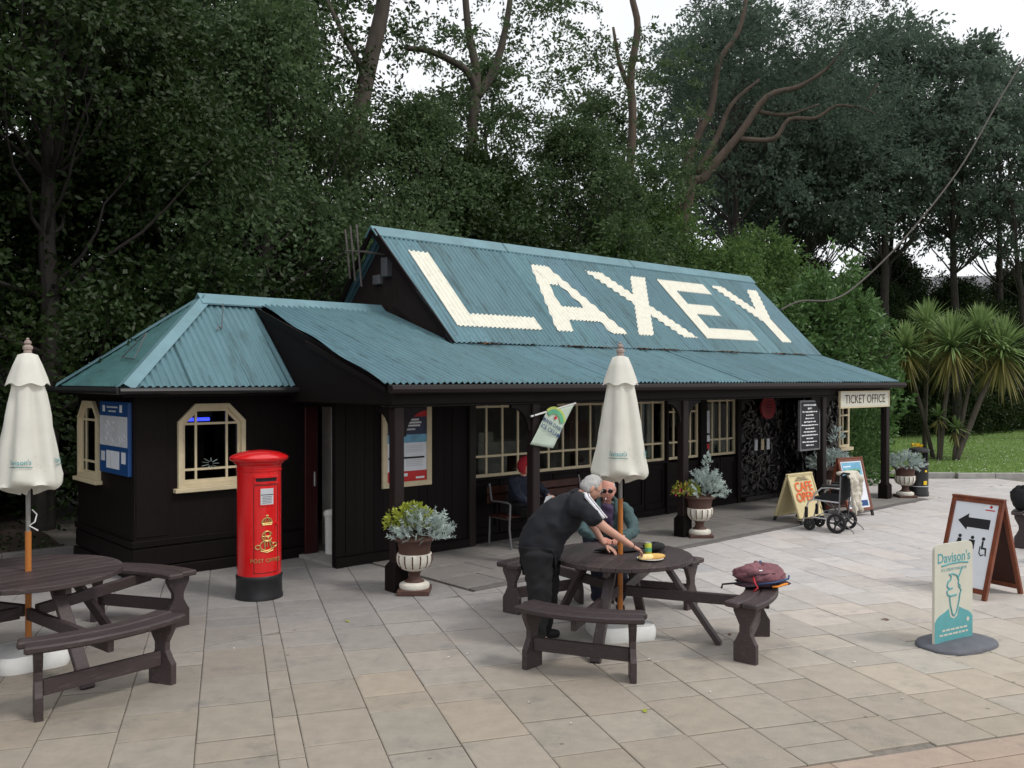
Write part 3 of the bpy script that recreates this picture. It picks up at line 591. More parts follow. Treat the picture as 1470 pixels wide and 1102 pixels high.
# kiosk walls round an eight-sided window
def octwin(M, w, z0, z1, parent, cut=.22, sill=True, hid=None):
    """window seen from -y of M, x across from 0 to w"""
    oc = lambda d: [(d, z0 + d), (w - d, z0 + d), (w - d, z1 - cut - d * .41), (w - cut - d * .41, z1 - d), (cut + d * .41, z1 - d), (d, z1 - cut - d * .41)]
    A, B_, C = oc(0), oc(.055), oc(.095); b = MB(M)
    for P, Q, y0, y1 in ((A, B_, -.045, .05), (B_, C, -.005, .05)):
        for i in range(6):
            j = (i + 1) % 6; b.add([(P[i][0], y0, P[i][1]), (P[j][0], y0, P[j][1]), (Q[j][0], y0, Q[j][1]), (Q[i][0], y0, Q[i][1]), (P[i][0], y1, P[i][1]), (P[j][0], y1, P[j][1]), (Q[j][0], y1, Q[j][1]), (Q[i][0], y1, Q[i][1])], [(0, 1, 2, 3), (0, 4, 5, 1), (3, 2, 6, 7), (4, 7, 6, 5)])
    xi0, xi1, zi0, zi1 = .095, w - .095, z0 + .095, z1 - .095; xa, xb = w * .27, w * .73; za, zb = z0 + .22, z1 - cut - .03; bw = .014
    for x in (xa, xb): b.box(x - bw, x + bw, .0, .03, zi0, zi1 - .001)
    for z in (za, zb): b.box(xi0, xa - bw, .001, .029, z - bw, z + bw); b.box(xa + bw, xb - bw, .001, .029, z - bw, z + bw); b.box(xb + bw, xi1, .001, .029, z - bw, z + bw)
    f = b.build('window', 'cream', parent)
    if sill: s = MB(M); s.box(-.05, w + .05, -.09, .04, z0 - .055, z0 - .002); s.build('sill', 'cream', f, bev=.006)
    xs_ = [xi0, xa, xb, xi1]; zs_ = [zi0, za, zb, zi1]
    for i in range(3):
        for j in range(3):
            x0, x1, a, c_ = xs_[i], xs_[i + 1], zs_[j], zs_[j + 1]; pl = [(x0, a), (x1, a), (x1, c_), (x0, c_)]
            if j == 2 and i == 0: pl = [(x0, a), (x1, a), (x1, c_ - .01)]
            if j == 2 and i == 2: pl = [(x0, a), (x1, a), (x0, c_ - .01)]
            p = MB(M); p.prism(pl, .012, .016, 'y'); p.build('pane', 'glass_kiosk', f)
    return f
KV = 2.42
kw = MB(); kw.box(-2.02, -1.5, KV, KV + .08, 0, 2.3); kw.box(-.62, .25, KV, KV + .08, 0, 2.3); kw.box(-1.5, -.62, KV, KV + .08, 0, 1.05); kw.box(-1.5, -.62, KV, KV + .08, 2.1, 2.3)
kw.prism([(-1.5, 1.88), (-1.5, 2.1), (-1.28, 2.1)], KV, KV + .08); kw.prism([(-.62, 1.88), (-.84, 2.1), (-.62, 2.1)], KV, KV + .08)
kwall = kw.build('kiosk_front_wall', 'black_wood', ST)
for u0, u1 in ((-2.0, -1.62), (-.5, -.13), (-.1, .24)): b = MB(); b.box(u0, u1, KV - .012, KV - .001, .5, 2.2); b.build('board', 'black_wood', kwall, bev=.004)
for z0, z1, d in ((.0, .13, .05), (.14, .36, .02), (.38, .46, .035)): b = MB(); b.box(-2.02 - d, .25, KV - d, KV - .001, z0, z1); b.box(-2.02 - d, -2.021, KV + .0, 4.6, z0, z1); b.build('plinth_board', 'black_wood', kwall, bev=.008)
octwin(T(-1.5, KV, 0), .88, 1.06, 2.1, ST)
Ms = T(-2.02, 4.48, 0) @ Matrix.Rotation(R(-90), 4, 'Z')          # side wall faces -u
ks = MB(Ms); ks.box(0, .03, 0, .08, 0, 2.3); ks.box(.87, 1.98, 0, .08, 0, 2.3); ks.box(.03, .87, 0, .08, 0, 1.1); ks.box(.03, .87, 0, .08, 2.12, 2.3); ks.prism([(.03, 1.9), (.03, 2.12), (.25, 2.12)], 0, .08); ks.prism([(.87, 1.9), (.65, 2.12), (.87, 2.12)], 0, .08)
ksw = ks.build('kiosk_side_wall', 'black_wood', ST); octwin(Ms @ T(.03, 0, 0), .84, 1.1, 2.12, ST)
wallpart('kiosk_rear_wall', -2.02, .2, 4.48, 4.56, 0, 2.3); wallpart('kiosk_floor', -1.93, .2, 2.51, 4.47, -.02, .02, 'interior'); wallpart('kiosk_shelf', -1.5, -.6, 3.9, 4.3, .9, .94, 'interior_pale'); wallpart('kiosk_counter', -1.4, -.5, 3.0, 3.3, .2, 1.0, 'interior'); wallpart('kiosk_blind', -1.1, -.75, 4.3, 4.33, 1.4, 1.9, 'paper_grey')
wallpart('kiosk_ceiling', -1.93, .1, 2.51, 4.47, 2.24, 2.28, 'interior')
st = MB(T(-1.07, KV + .008, 1.34))
for k in range(9): a = k * 40; st.bar((.03 * math.cos(R(a)), 0, .03 * math.sin(R(a))), (.11 * math.cos(R(a + 9)) * (1 + .2 * (k % 2)), 0, .075 * math.sin(R(a))), .003, .03, up=(0, 1, 0))
st.build('window_sticker', 'leaf_silver', ST)
# doorway between kiosk and poster wall, seen from the side
wallpart('door_threshold', .14, .5, 1.5, 2.42, -.02, .04, 'kerb_pale'); d = MB(); d.box(.21, .40, 2.32, 2.37, .04, 2.04); dl = d.build('door', 'maroon', ST, bev=.006); h = MB(); h.box(.33, .36, 2.295, 2.318, .95, 1.15); h.build('handle', 'steel', dl, bev=.006)
wallpart('door_inner_wall', .8, .86, 1.5, 2.9, 0, 2.3, 'interior_pale'); wallpart('door_head', .13, .25, 1.5, 2.42, 2.05, 2.75)
b = MB(); b.box(.6, .66, 2.2, 2.3, .04, 2.1); b.build('door_jamb', 'paper_grey', ST)
# carved front beside the ticket window
cv = wallpart('carved_wall', 9.2, 10.8, 1.52, 1.6, 0, 2.08, 'black_metal'); wallpart('ticket_booth', 10.8, 12.1, .78, 1.5, 0, 2.3, 'black_wood')
mat('carved_oak', (.02, .016, .015), .28, .4, 12, .3, 40, spec=.6)
cb = MB()
for (org, ex, wdt) in (((9.22, 1.515, 0), (1, 0, 0), 1.56), ((10.79, 1.5, 0), (0, -1, 0), .7), ((10.82, .775, 0), (1, 0, 0), .78)):
    ex = Vector(ex); nrm = Vector((0, -1, 0)) if abs(ex.x) > .5 else Vector((-1, 0, 0)); o_ = Vector(org)
    for k in range(int(105 * wdt)):
        x = random.uniform(.05, wdt - .05); z = random.uniform(.12, 1.95); a = random.uniform(0, 6.28) if z > .8 else random.choice([.2, 1.2, 1.8, 2.9]); L = random.uniform(.03, .06); pts = []; cur = random.uniform(-.5, .5)
        for s in range(9):
            pts.append(o_ + ex * min(max(x, .02), wdt - .02) + Vector((0, 0, min(max(z, .1), 2.0))) + nrm * (.015 + .02 * math.sin(s * .6))); x += L * math.cos(a); z += L * math.sin(a); a += cur + random.uniform(-.3, .3)
        r0 = random.uniform(.018, .042); cb.tube(pts, [r0 * (1 - .08 * s) for s in range(9)], 6)
    for k in range(int(16 * wdt)):
        x = random.uniform(.1, wdt - .1); z = random.uniform(.3, 1.8); r = random.uniform(.05, .1); Mx = T(*(o_ + ex * x + Vector((0, 0, z)))) @ Matrix.Diagonal((r, r * .5, r * 1.3, 1)); q = MB(Mx)
        q.lathe([(.01, -1), (.5, -.85), (.85, -.5), (1, 0), (.85, .5), (.5, .85), (.01, 1)], 10); cb.v += []; k0 = len(cb.v); cb.v += q.v; cb.f += [tuple(i + k0 for i in f) for f in q.f]
o = cb.build('relief_carving', 'carved_oak', cv, smooth='all'); o['kind'] = 'stuff'
b = MB(); b.box(9.25, 10.75, 1.40, 1.47, .03, .11); b.build('carving_plinth', 'carved_oak', cv)
for k, (u, m_) in enumerate(((9.62, 'paper_grey'), (9.85, 'cream'), (10.05, 'paper_white'))): b = MB(); b.box(u, u + .1, 1.44, 1.45, 1.0, 1.22); b.box(u + .02, u + .08, 1.435, 1.44, 1.1, 1.18); b.build('leaflet', m_, cv)
glazing('ticket_window', [11.64, 11.80, 12.06], [1.0, 1.32, 1.66, 2.0], .76, fr=.05); b = MB(); b.box(11.6, 12.12, .68, .8, .93, .995); b.build('sill', 'cream', ST)
# oval plaque
b = MB(); n = 40; pl = [(9.98 + .26 * math.cos(2 * math.pi * k / n), 1.85 + .235 * math.sin(2 * math.pi * k / n)) for k in range(n)]; b.prism(pl, 1.36, 1.40)
pq = setup(b.build('oval_plaque', 'plaque_red', None), 'dark red oval plaque mounted on the carved wall', 'plaque'); pq.location = (OX, OY, 0); pq.rotation_euler = (0, 0, BA)
for k in range(5): b = MB(); b.box(9.98 - .12 + .02 * abs(k - 2), 9.98 + .12 - .02 * abs(k - 2), 1.356, 1.3595, 1.96 - k * .06, 1.972 - k * .06); b.build('raised_line', 'mahogany_dark', pq)
# ------------------------------------------------------------ signs on the station
def atst(o): o.location = (OX, OY, 0); o.rotation_euler = (0, 0, BA); return o
XZ = lambda u, v, z: frame((u, v, z), (1, 0, 0), (0, 0, 1))      # lettering facing -v
s = atst(empty('ticket_office_sign', 'cream board lettered TICKET OFFICE hanging under the eaves', 'sign'))
b = MB(); b.box(9.9, 11.82, -.215, -.185, 1.885, 2.165); b.build('board', 'sign_cream', s, bev=.004); b = MB()
for a in ((9.88, 11.84, 2.165, 2.185), (9.88, 11.84, 1.865, 1.885), (9.88, 9.9, 1.885, 2.165), (11.82, 11.84, 1.885, 2.165)): b.box(a[0], a[1], -.225, -.18, a[2], a[3])
b.build('trim', 'cream', s)
text('lettering', 'TICKET OFFICE', .235, 'brown_ink', s, XZ(10.86, -.2175, 2.025), sx=1.0, depth=.0015, space=1.0)
s = atst(empty('menu_board', 'tall black board with white handwriting hanging beside a veranda post', 'sign'))
b = MB(); b.box(8.66, 9.28, -.12, -.09, 1.16, 2.0); b.build('board', 'ink', s); b = MB()
for a in ((8.63, 9.31, 2.0, 2.03), (8.63, 9.31, 1.13, 1.16), (8.63, 8.66, 1.16, 2.0), (9.28, 9.31, 1.16, 2.0)): b.box(a[0], a[1], -.13, -.085, a[2], a[3])
b.build('trim', 'grey_metal', s)
for k, (wd, h) in enumerate(((.42, .03), (.14, .03), (.5, .02), (.26, .018), (.3, .018), (.4, .02), (.56, .02), (.3, .02), (.42, .02), (.54, .02), (.24, .018), (.5, .02), (.26, .02))):
    x0 = 8.97 - wd / 2; z = 1.945 - k * .06; b = MB(); x = x0
    while x < x0 + wd:
        L = random.uniform(.03, .1); b.box(x, min(x + L, x0 + wd), -.1225, -.1205, z - h / 2 + random.uniform(-.003, .003), z + h / 2 + random.uniform(-.003, .003)); x += L + .014
    b.build('handwriting', 'chalk', s)
hk = MB(); hk.tube([(8.8, -.1, 2.03), (8.85, -.1, 2.1)], .008, 6); hk.tube([(9.14, -.1, 2.03), (9.1, -.1, 2.1)], .008, 6); hk.build('hanger', 'black_metal', s)
s = atst(empty('rail_poster', 'red and navy timetable poster in a cream frame on the dark wall', 'poster'))
b = MB(); b.box(.82, 1.62, 1.385, 1.4, .96, 2.1); b.build('backing', 'cream', s)
b = MB()
for a in ((.82, 1.62, 2.04, 2.1), (.82, 1.62, .96, 1.03), (.82, .89, 1.03, 2.04), (1.54, 1.62, 1.03, 2.04)): b.box(a[0], a[1], 1.36, 1.385, a[2], a[3])
b.build('frame', 'cream', s, bev=.004)
for z0, z1, m_ in ((1.9, 2.04, 'red_print'), (1.66, 1.9, 'navy_print'), (1.55, 1.66, 'skyblue_print'), (1.17, 1.55, 'paper_white'), (1.03, 1.17, 'red_print')): b = MB(); b.box(.89, 1.54, 1.378, 1.384, z0, z1); b.build('print', m_, s)
for z, w_, m_ in ((1.86, .42, 'chalk'), (1.82, .5, 'chalk'), (1.78, .46, 'chalk'), (1.73, .3, 'paper_grey'), (1.98, .34, 'paper_white')): b = MB(); b.box(1.2 - w_ / 2, 1.2 + w_ / 2, 1.375, 1.3775, z - .012, z + .012); b.build('print_line', m_, s)
for z in (1.43, 1.24):
    b = MB(); b.box(.95, 1.15, 1.375, 1.3775, z, z + .07); b.build('print_picture', 'green_print', s); b = MB(); b.box(.97, 1.1, 1.3745, 1.3748, z - .0, z + .03); b.build('print_picture', 'red_print', s)
    for k in range(4): b = MB(); b.box(1.2, 1.48, 1.375, 1.3775, z + .07 - k * .025, z + .08 - k * .025); b.build('print_line', 'paper_grey', s)
b = MB(); b.box(.91, 1.5, 1.375, 1.3775, 1.335, 1.36); b.build('print_band', 'ink', s); b = MB(); b.box(.95, 1.22, 1.375, 1.3775, 1.1, 1.14); b.build('print_line', 'chalk', s); b = MB(); b.box(1.36, 1.5, 1.375, 1.3775, 1.06, 1.085); b.build('print_line', 'chalk', s)
s = atst(empty('map_board', 'blue information board with a large pale map on the kiosk side', 'sign'))
MX = T(-2.05, 3.5, 0) @ Matrix.Rotation(R(-90), 4, 'Z')
def mb_(x0, x1, z0, z1, y, m_, nm): b = MB(MX); b.box(x0, x1, y - .004, y, z0, z1); b.build(nm, m_, s)
b = MB(MX); b.box(0, 1.02, -.02, .028, 1.235, 2.13); b.build('board', 'blue_print', s, bev=.003)
mb_(.02, 1.0, 1.58, 1.95, -.02, 'paper_grey', 'map'); mb_(.26, .72, 1.30, 1.52, -.02, 'paper_white', 'panel'); mb_(.06, .2, 1.38, 1.5, -.02, 'paper_grey', 'panel'); mb_(.8, .94, 1.38, 1.52, -.02, 'paper_white', 'panel')
mb_(.12, .2, 2.0, 2.08, -.02, 'paper_white', 'emblem'); mb_(.74, .82, 2.0, 2.09, -.02, 'paper_white', 'emblem'); mb_(.28, .66, 2.05, 2.07, -.02, 'paper_grey', 'title_line'); mb_(.34, .6, 2.0, 2.02, -.02, 'paper_grey', 'title_line'); mb_(.43, .45, 1.3, 1.52, -.025, 'paper_grey', 'fold')
ct = MB(MX)
for k in range(14):
    x, z = random.uniform(.15, .9), random.uniform(1.62, 1.9); pts = []
    for j in range(5): pts.append((x, -.0245, z)); x = min(.97, max(.05, x + random.uniform(-.07, .07))); z = min(1.93, max(1.6, z + random.uniform(-.04, .04)))
    ct.tube(pts, .0025, 4)
ct.build('map_lines', 'paper_white', s)
# ice cream flag on the second post
s = atst(empty('ice_cream_flag', 'pale green ice cream flag on a white stick fixed to a veranda post', 'flag'))
b = MB(); b.tube([(2.16, -.18, 1.93), (2.9, -.26, 2.09)], .012, 8); b.build('stick', 'white_plastic', s, smooth=True); b = MB(); b.tube([(2.16, -.15, 1.925), (2.22, -.185, 1.945)], .02, 8); b.build('socket', 'black_metal', s)
p0, p1 = Vector((2.4, -.208, 1.97)), Vector((2.87, -.258, 2.07)); dn = Vector((-.30, .03, -.46)); NF = 12; V = []; 
for j in range(NF + 1):
    for i in range(NF + 1):
        a, c_ = i / NF, j / NF; L = .62 + .26 * a; p = p0.lerp(p1, a) + dn * c_ * (L / .72); V.append(p + Vector((0, -.012 * math.sin(a * 5 + c_ * 3) * c_, 0)))
b = MB(); b.add(V, [(j * (NF + 1) + i, j * (NF + 1) + i + 1, (j + 1) * (NF + 1) + i + 1, (j + 1) * (NF + 1) + i) for j in range(NF) for i in range(NF)]); mat('flag_cloth', (.60, .70, .60), .7, .05, 6, trans=.25); fl = b.build('cloth', 'flag_cloth', s, smooth='all')
md = fl.modifiers.new('thickness', 'SOLIDIFY'); md.thickness = .003
FM = frame(p0.lerp(p1, .5) + dn * .5 + Vector((0, -.017, 0)), Vector((.37, -.035, -.2)), Vector((.2, 0, .40)))
def fl_arc(m_, r0, r1, a0, a1, cy, nm, dz): b = MB(FM @ T(0, 0, dz)); n = 14; pts = [(r1 * math.cos(R(a0 + (a1 - a0) * k / n)), cy + r1 * math.sin(R(a0 + (a1 - a0) * k / n))) for k in range(n + 1)] + [(r0 * math.cos(R(a1 + (a0 - a1) * k / n)), cy + r0 * math.sin(R(a1 + (a0 - a1) * k / n))) for k in range(n + 1)]; b.prism(pts, 0, .001, 'z'); b.build(nm, m_, s)
fl_arc('lime_print', .10, .20, 25, 155, .07, 'hill_emblem', .002); fl_arc('green_print', .105, .165, 20, 160, .07, 'banner', .005); fl_arc('red_print', .0, .022, 0, 359, .13, 'emblem', .005)
text('lettering', 'MANX DAIRY', .075, 'navy_ink', s, FM @ T(0, .03, .004), sx=.8, bold=.001); text('lettering', 'ICE CREAM', .082, 'navy_ink', s, FM @ T(0, -.06, .004), sx=.85, bold=.001)
s.location = bl(-.13, -.01)
# ------------------------------------------------------------ pillar box
px, py = -2.80, 10.02; s = empty('pillar_box', 'red cast-iron pillar box with gold royal cypher in front of the kiosk', 'post box', loc=(px, py, 0), rz=R(-54))
RB = .238; b = MB(); b.lathe([(.258, 0), (.258, .03), (.25, .05), (.246, .2), (.25, .22), (.25, .25), (.243, .262)], 48); b.build('base', 'black_metal', s, smooth=True)
b = MB(); b.lathe([(RB, .262), (RB, 1.40), (.247, 1.405), (.247, 1.425), (RB + .002, 1.43), (RB + .002, 1.465), (.256, 1.475), (.27, 1.49), (.27, 1.5)], 48); b.build('body', 'red_paint', s, smooth=True)
b = MB(); b.lathe([(.27, 1.5), (.305, 1.515), (.315, 1.53), (.315, 1.552), (.295, 1.566), (.22, 1.597), (.12, 1.616), (.01, 1.622)], 48); b.build('cap', 'red_paint', s, smooth=True)
def cyl(th, z, r): return Vector((r * math.cos(th), r * math.sin(th), z))
def wrap(me, r, z0):          # flat (x along the girth, y up) -> round the drum; face is local +x
    for v in me.vertices: x, y, z = v.co; t = x / r; v.co = cyl(t, z0 + y, r + z)
def curved(mb, x0, x1, z0, z1, r0, r1, n=8):
    vs = []; 
    for k in range(n + 1):
        t = (x0 + (x1 - x0) * k / n) / RB; vs += [cyl(t, z0, r0), cyl(t, z1, r0), cyl(t, z1, r1), cyl(t, z0, r1)]
    fs = [(0, 1, 2, 3), tuple(4 * n + i for i in (3, 2, 1, 0))]
    for k in range(n):
        for i in range(4): fs.append((4 * k + i, 4 * k + (i + 1) % 4, 4 * k + 4 + (i + 1) % 4, 4 * k + 4 + i))
    mb.add(vs, fs)
b = MB(); curved(b, -.115, .115, 1.295, 1.335, RB - .02, RB + .004); b.build('posting_slot', 'ink', s)
b = MB(); curved(b, -.13, .13, 1.336, 1.36, RB - .01, RB + .026); curved(b, -.13, .13, 1.272, 1.294, RB - .01, RB + .016); curved(b, -.135, -.116, 1.294, 1.336, RB - .01, RB + .012); curved(b, .116, .135, 1.294, 1.336, RB - .01, RB + .012); b.build('slot_hood', 'red_paint', s, bev=.004)
b = MB(); curved(b, -.085, .085, 1.03, 1.235, RB - .01, RB + .007); b.build('plate_frame', 'red_paint', s); b = MB(); curved(b, -.07, .07, 1.045, 1.22, RB, RB + .010); pl_ = b.build('collection_plate', 'paper_grey', s)
b = MB(); curved(b, -.066, .066, 1.148, 1.156, RB, RB + .0115); b.build('plate_line', 'ink', pl_)
for k in range(5): b = MB(); curved(b, -.05, .05, 1.06 + k * .017, 1.066 + k * .017, RB, RB + .0113); b.build('plate_line', 'slate', pl_)
b = MB(); 
for x in (-.14, .14): curved(b, x - .003, x + .003, .3, 1.25, RB - .002, RB + .003, 2)
curved(b, -.14, .14, 1.25, 1.256, RB - .002, RB + .003); curved(b, -.14, .14, .3, .306, RB - .002, RB + .003); b.build('door_seam', 'mahogany_dark', s)
cy_ = MB(); rr = RB + .005
def gline(pts, w_=.006): cy_.tube([cyl(x / RB, z, rr) for x, z in pts], w_, 6)
def garc(cx, cz, ax, az, a0, a1, w_=.006, n=14): gline([(cx + ax * math.cos(R(a0 + (a1 - a0) * k / n)), cz + az * math.sin(R(a0 + (a1 - a0) * k / n))) for k in range(n + 1)], w_)
# crown
garc(0, .845, .055, .055, 0, 180, .008); garc(0, .845, .022, .058, 0, 180); gline([(-.058, .84), (.058, .84)], .009); gline([(-.052, .825), (.052, .825)], .006); gline([(0, .90), (0, .94)], .005); gline([(-.014, .925), (.014, .925)], .005)
for x in (-.04, -.02, 0, .02, .04): gline([(x, .85), (x, .87)], .006)
# entwined E R VII
garc(0, .70, .055, .055, 20, 340, .007); garc(-.005, .60, .07, .055, 20, 330, .007); gline([(-.05, .70), (.04, .70)], .006); gline([(-.025, .76), (-.025, .56)], .007); garc(-.0, .72, .035, .035, -90, 90, .006); gline([(.0, .69), (.06, .56), (.1, .59)], .007); garc(-.095, .585, .03, .022, 30, 360, .006); garc(.09, .60, .03, .022, -180, 150, .006); gline([(-.07, .545), (0, .525), (.07, .545)], .006)
for x in (-.03, 0, .03): gline([(x, .655), (x, .585)], .005)
cy_.build('royal_cypher', 'gold', s, smooth=True)
me = textmesh('POST OFFICE', .058, depth=.003, space=1.05); wrap(me, RB, .435); [setattr(v, 'co', v.co + Vector((v.co.x, v.co.y, 0)).normalized() * .004) for v in me.vertices]; me.materials.clear(); me.materials.append(MATS['gold']); link('lettering', me, s)
b = MB(); c0 = cyl(.115 / RB, .83, RB); b.tube([c0, cyl(.115 / RB, .83, RB + .03)], .012, 8); b.build('lock', 'red_paint', s)
# ------------------------------------------------------------ stone-coloured urns with bedding plants
def leafclump(n, rx, ry, rz, c, L, W, up=.5, hollow=.35):
    d = rng.normal(0, 1, (n, 3)); d /= np.linalg.norm(d, axis=1)[:, None]; d[:, 2] = np.abs(d[:, 2]) * 1.0 - .25
    P = np.array(c) + d * np.array([rx, ry, rz]) * rng.uniform(hollow, 1, (n, 1)) ** .6
    o = d + rng.normal(0, .45, (n, 3)); o[:, 2] += up; o /= np.linalg.norm(o, axis=1)[:, None]
    sd_ = np.cross(o, rng.normal(0, 1, (n, 3))); sd_ /= np.linalg.norm(sd_, axis=1)[:, None]; l = L * rng.uniform(.6, 1.3, (n, 1)); wv = W * rng.uniform(.7, 1.2, (n, 1))
    nrm = np.cross(o, sd_)
    V = np.stack([P, P + o * l * .5 + sd_ * wv + nrm * l * .08, P + o * l, P + o * l * .5 - sd_ * wv + nrm * l * .08], 1).reshape(-1, 3)
    return V, np.arange(4 * n).reshape(-1, 4)
def lobed(n, rx, ry, rz, c):      # felted, deeply cut silver leaves
    Vs = []; Fs = []; k = 0; V, F = leafclump(n, rx, ry, rz, c, .12, .012, .45); Q = V.reshape(-1, 4, 3); Vs.append(V); Fs.append(F); k = len(V)
    for t in (.35, .6, .85):
        for sg in (-1, 1):
            b0 = Q[:, 0] * (1 - t) + Q[:, 2] * t; ax = Q[:, 2] - Q[:, 0]; sdv = (Q[:, 1] - Q[:, 3]); sdv = sdv / np.linalg.norm(sdv, axis=1)[:, None]; tip = b0 + ax * .25 + sdv * sg * .04 * (1.15 - t * .5)
            V2 = np.stack([b0, b0 + ax * .13, tip, b0 + ax * .02 + sdv * sg * .012], 1).reshape(-1, 3); Vs.append(V2); Fs.append(np.arange(len(V2)).reshape(-1, 4) + k); k += len(V2)
    return np.vstack(Vs), np.vstack(Fs)
def urn(x, y, label, plants, sc=1.0, rz=0):
    s = empty('planted_urn', label, 'planter', 'planted urns along the veranda', loc=(x, y, 0), rz=rz); s.scale = (sc,) * 3
    b = MB(); b.box(-.18, .18, -.18, .18, 0, .06); b.build('plinth', 'terracotta', s, bev=.008)
    b = MB(); b.lathe([(.165, .06), (.172, .085), (.165, .11), (.13, .125), (.12, .13)], 32); b.build('foot', 'urn_white', s, smooth=True)
    b = MB(); b.lathe([(.115, .13), (.075, .16), (.06, .2), (.075, .24), (.1, .26)], 32); b.build('stem', 'terracotta', s, smooth=True)
    fl = lambda t, z: 1 + .05 * abs(math.sin(t * 7)) - .02
    b = MB(); b.lathe([(.09, .255), (.14, .275), (.18, .32), (.195, .37), (.197, .41), (.19, .45)], 84, rf=fl); b.build('bowl', 'urn_white', s, smooth='all')
    b = MB(); b.lathe([(.178, .44), (.178, .5), (.19, .56), (.2, .585), (.235, .6), (.242, .615), (.235, .63), (.2, .632), (.18, .60), (.01, .60)], 48); b.build('rim', 'terracotta', s, smooth=True)
    b = MB()
    for k in range(14): a = (k + .5) * math.pi / 7; b.tube([(.203 * math.cos(a), .203 * math.sin(a), .44), (.20 * math.cos(a), .20 * math.sin(a), .36), (.17 * math.cos(a), .17 * math.sin(a), .3)], .008, 5)
    b.build('flutes', 'terracotta', s)
    for nm, m_, V, F in plants: setup(link(nm, fastmesh(nm, V, F, m_), s), kind='stuff')
    return s
def plants1(): return [('silver_foliage', 'leaf_silver', *lobed(230, .30, .28, .27, (.10, -.03, .68))), ('lime_foliage', 'leaf_lime', *leafclump(700, .30, .22, .26, (-.05, .06, .80), .055, .018, .3))]
def plants2(): return [('silver_foliage', 'leaf_silver', *lobed(230, .24, .22, .36, (.10, 0, .72))), ('lime_foliage', 'leaf_lime', *leafclump(420, .2, .18, .2, (-.2, .02, .70), .06, .02, .2)), ('pink_flowers', 'pink_flower', *leafclump(90, .2, .18, .18, (-.22, -.03, .69), .035, .016, .2)), ('tall_stems', 'leaf_silver', *leafclump(46, .08, .08, .22, (.12, 0, 1.12), .07, .018, 1))]
def plants3(): return [('silver_foliage', 'leaf_silver', *lobed(240, .32, .3, .27, (.0, 0, .68)))]
urn(-1.10, 10.20, 'urn of silver foliage and lime-green leaves at the left veranda post', plants1())
urn(2.86, 13.8, 'urn with pink flowers and tall silver foliage at the middle post', plants2())
urn(6.05, 17.2, 'urn of silver foliage behind the wheelchair and the yellow cafe board', [('silver_foliage', 'leaf_silver', *lobed(240, .32, .3, .27, (.0, 0, .68))), ('tall_stems', 'leaf_silver', *leafclump(60, .1, .1, .3, (.12, 0, 1.1), .09, .02, 1))], 1.15)
urn(8.0, 18.42, 'urn of silver foliage standing beside the black litter bin', plants3())
# litter bin
s = empty('litter_bin', 'black hooded litter bin with yellow markings beyond the corner post', 'bin', loc=(8.42, 18.75, 0), rz=R(25))
b = MB(); b.lathe([(.2, 0), (.2, .08), (.19, .1), (.19, .72), (.2, .74)], 28); b.build('body', 'black_metal', s, smooth=True)
b = MB()
for k in range(5): a = k * 1.2566; b.bar((.17 * math.cos(a), .17 * math.sin(a), .74), (.17 * math.cos(a), .17 * math.sin(a), .9), .05, .02)
b.build('hood_struts', 'black_metal', s); b = MB(); b.lathe([(.205, .9), (.215, .93), (.2, .97), (.1, 1.0), (.01, 1.005)], 28); b.build('hood', 'black_metal', s, smooth=True)
b = MB(); b.lathe([(.193, .2), (.193, .215)], 28); b.lathe([(.193, .66), (.193, .675)], 28); b.build('bands', 'paper_grey', s)
b = MB(); b.box(-.08, .02, -.2, -.188, .24, .32); b.box(-.04, .02, -.2, -.188, .5, .54); b.build('emblem', 'yellow_flower', s, bev=.02)
V, F = leafclump(60, .1, .1, .08, (.06, .1, 1.01), .05, .02); setup(link('posy', fastmesh('posy', V, F, 'yellow_flower'), s), kind='stuff')
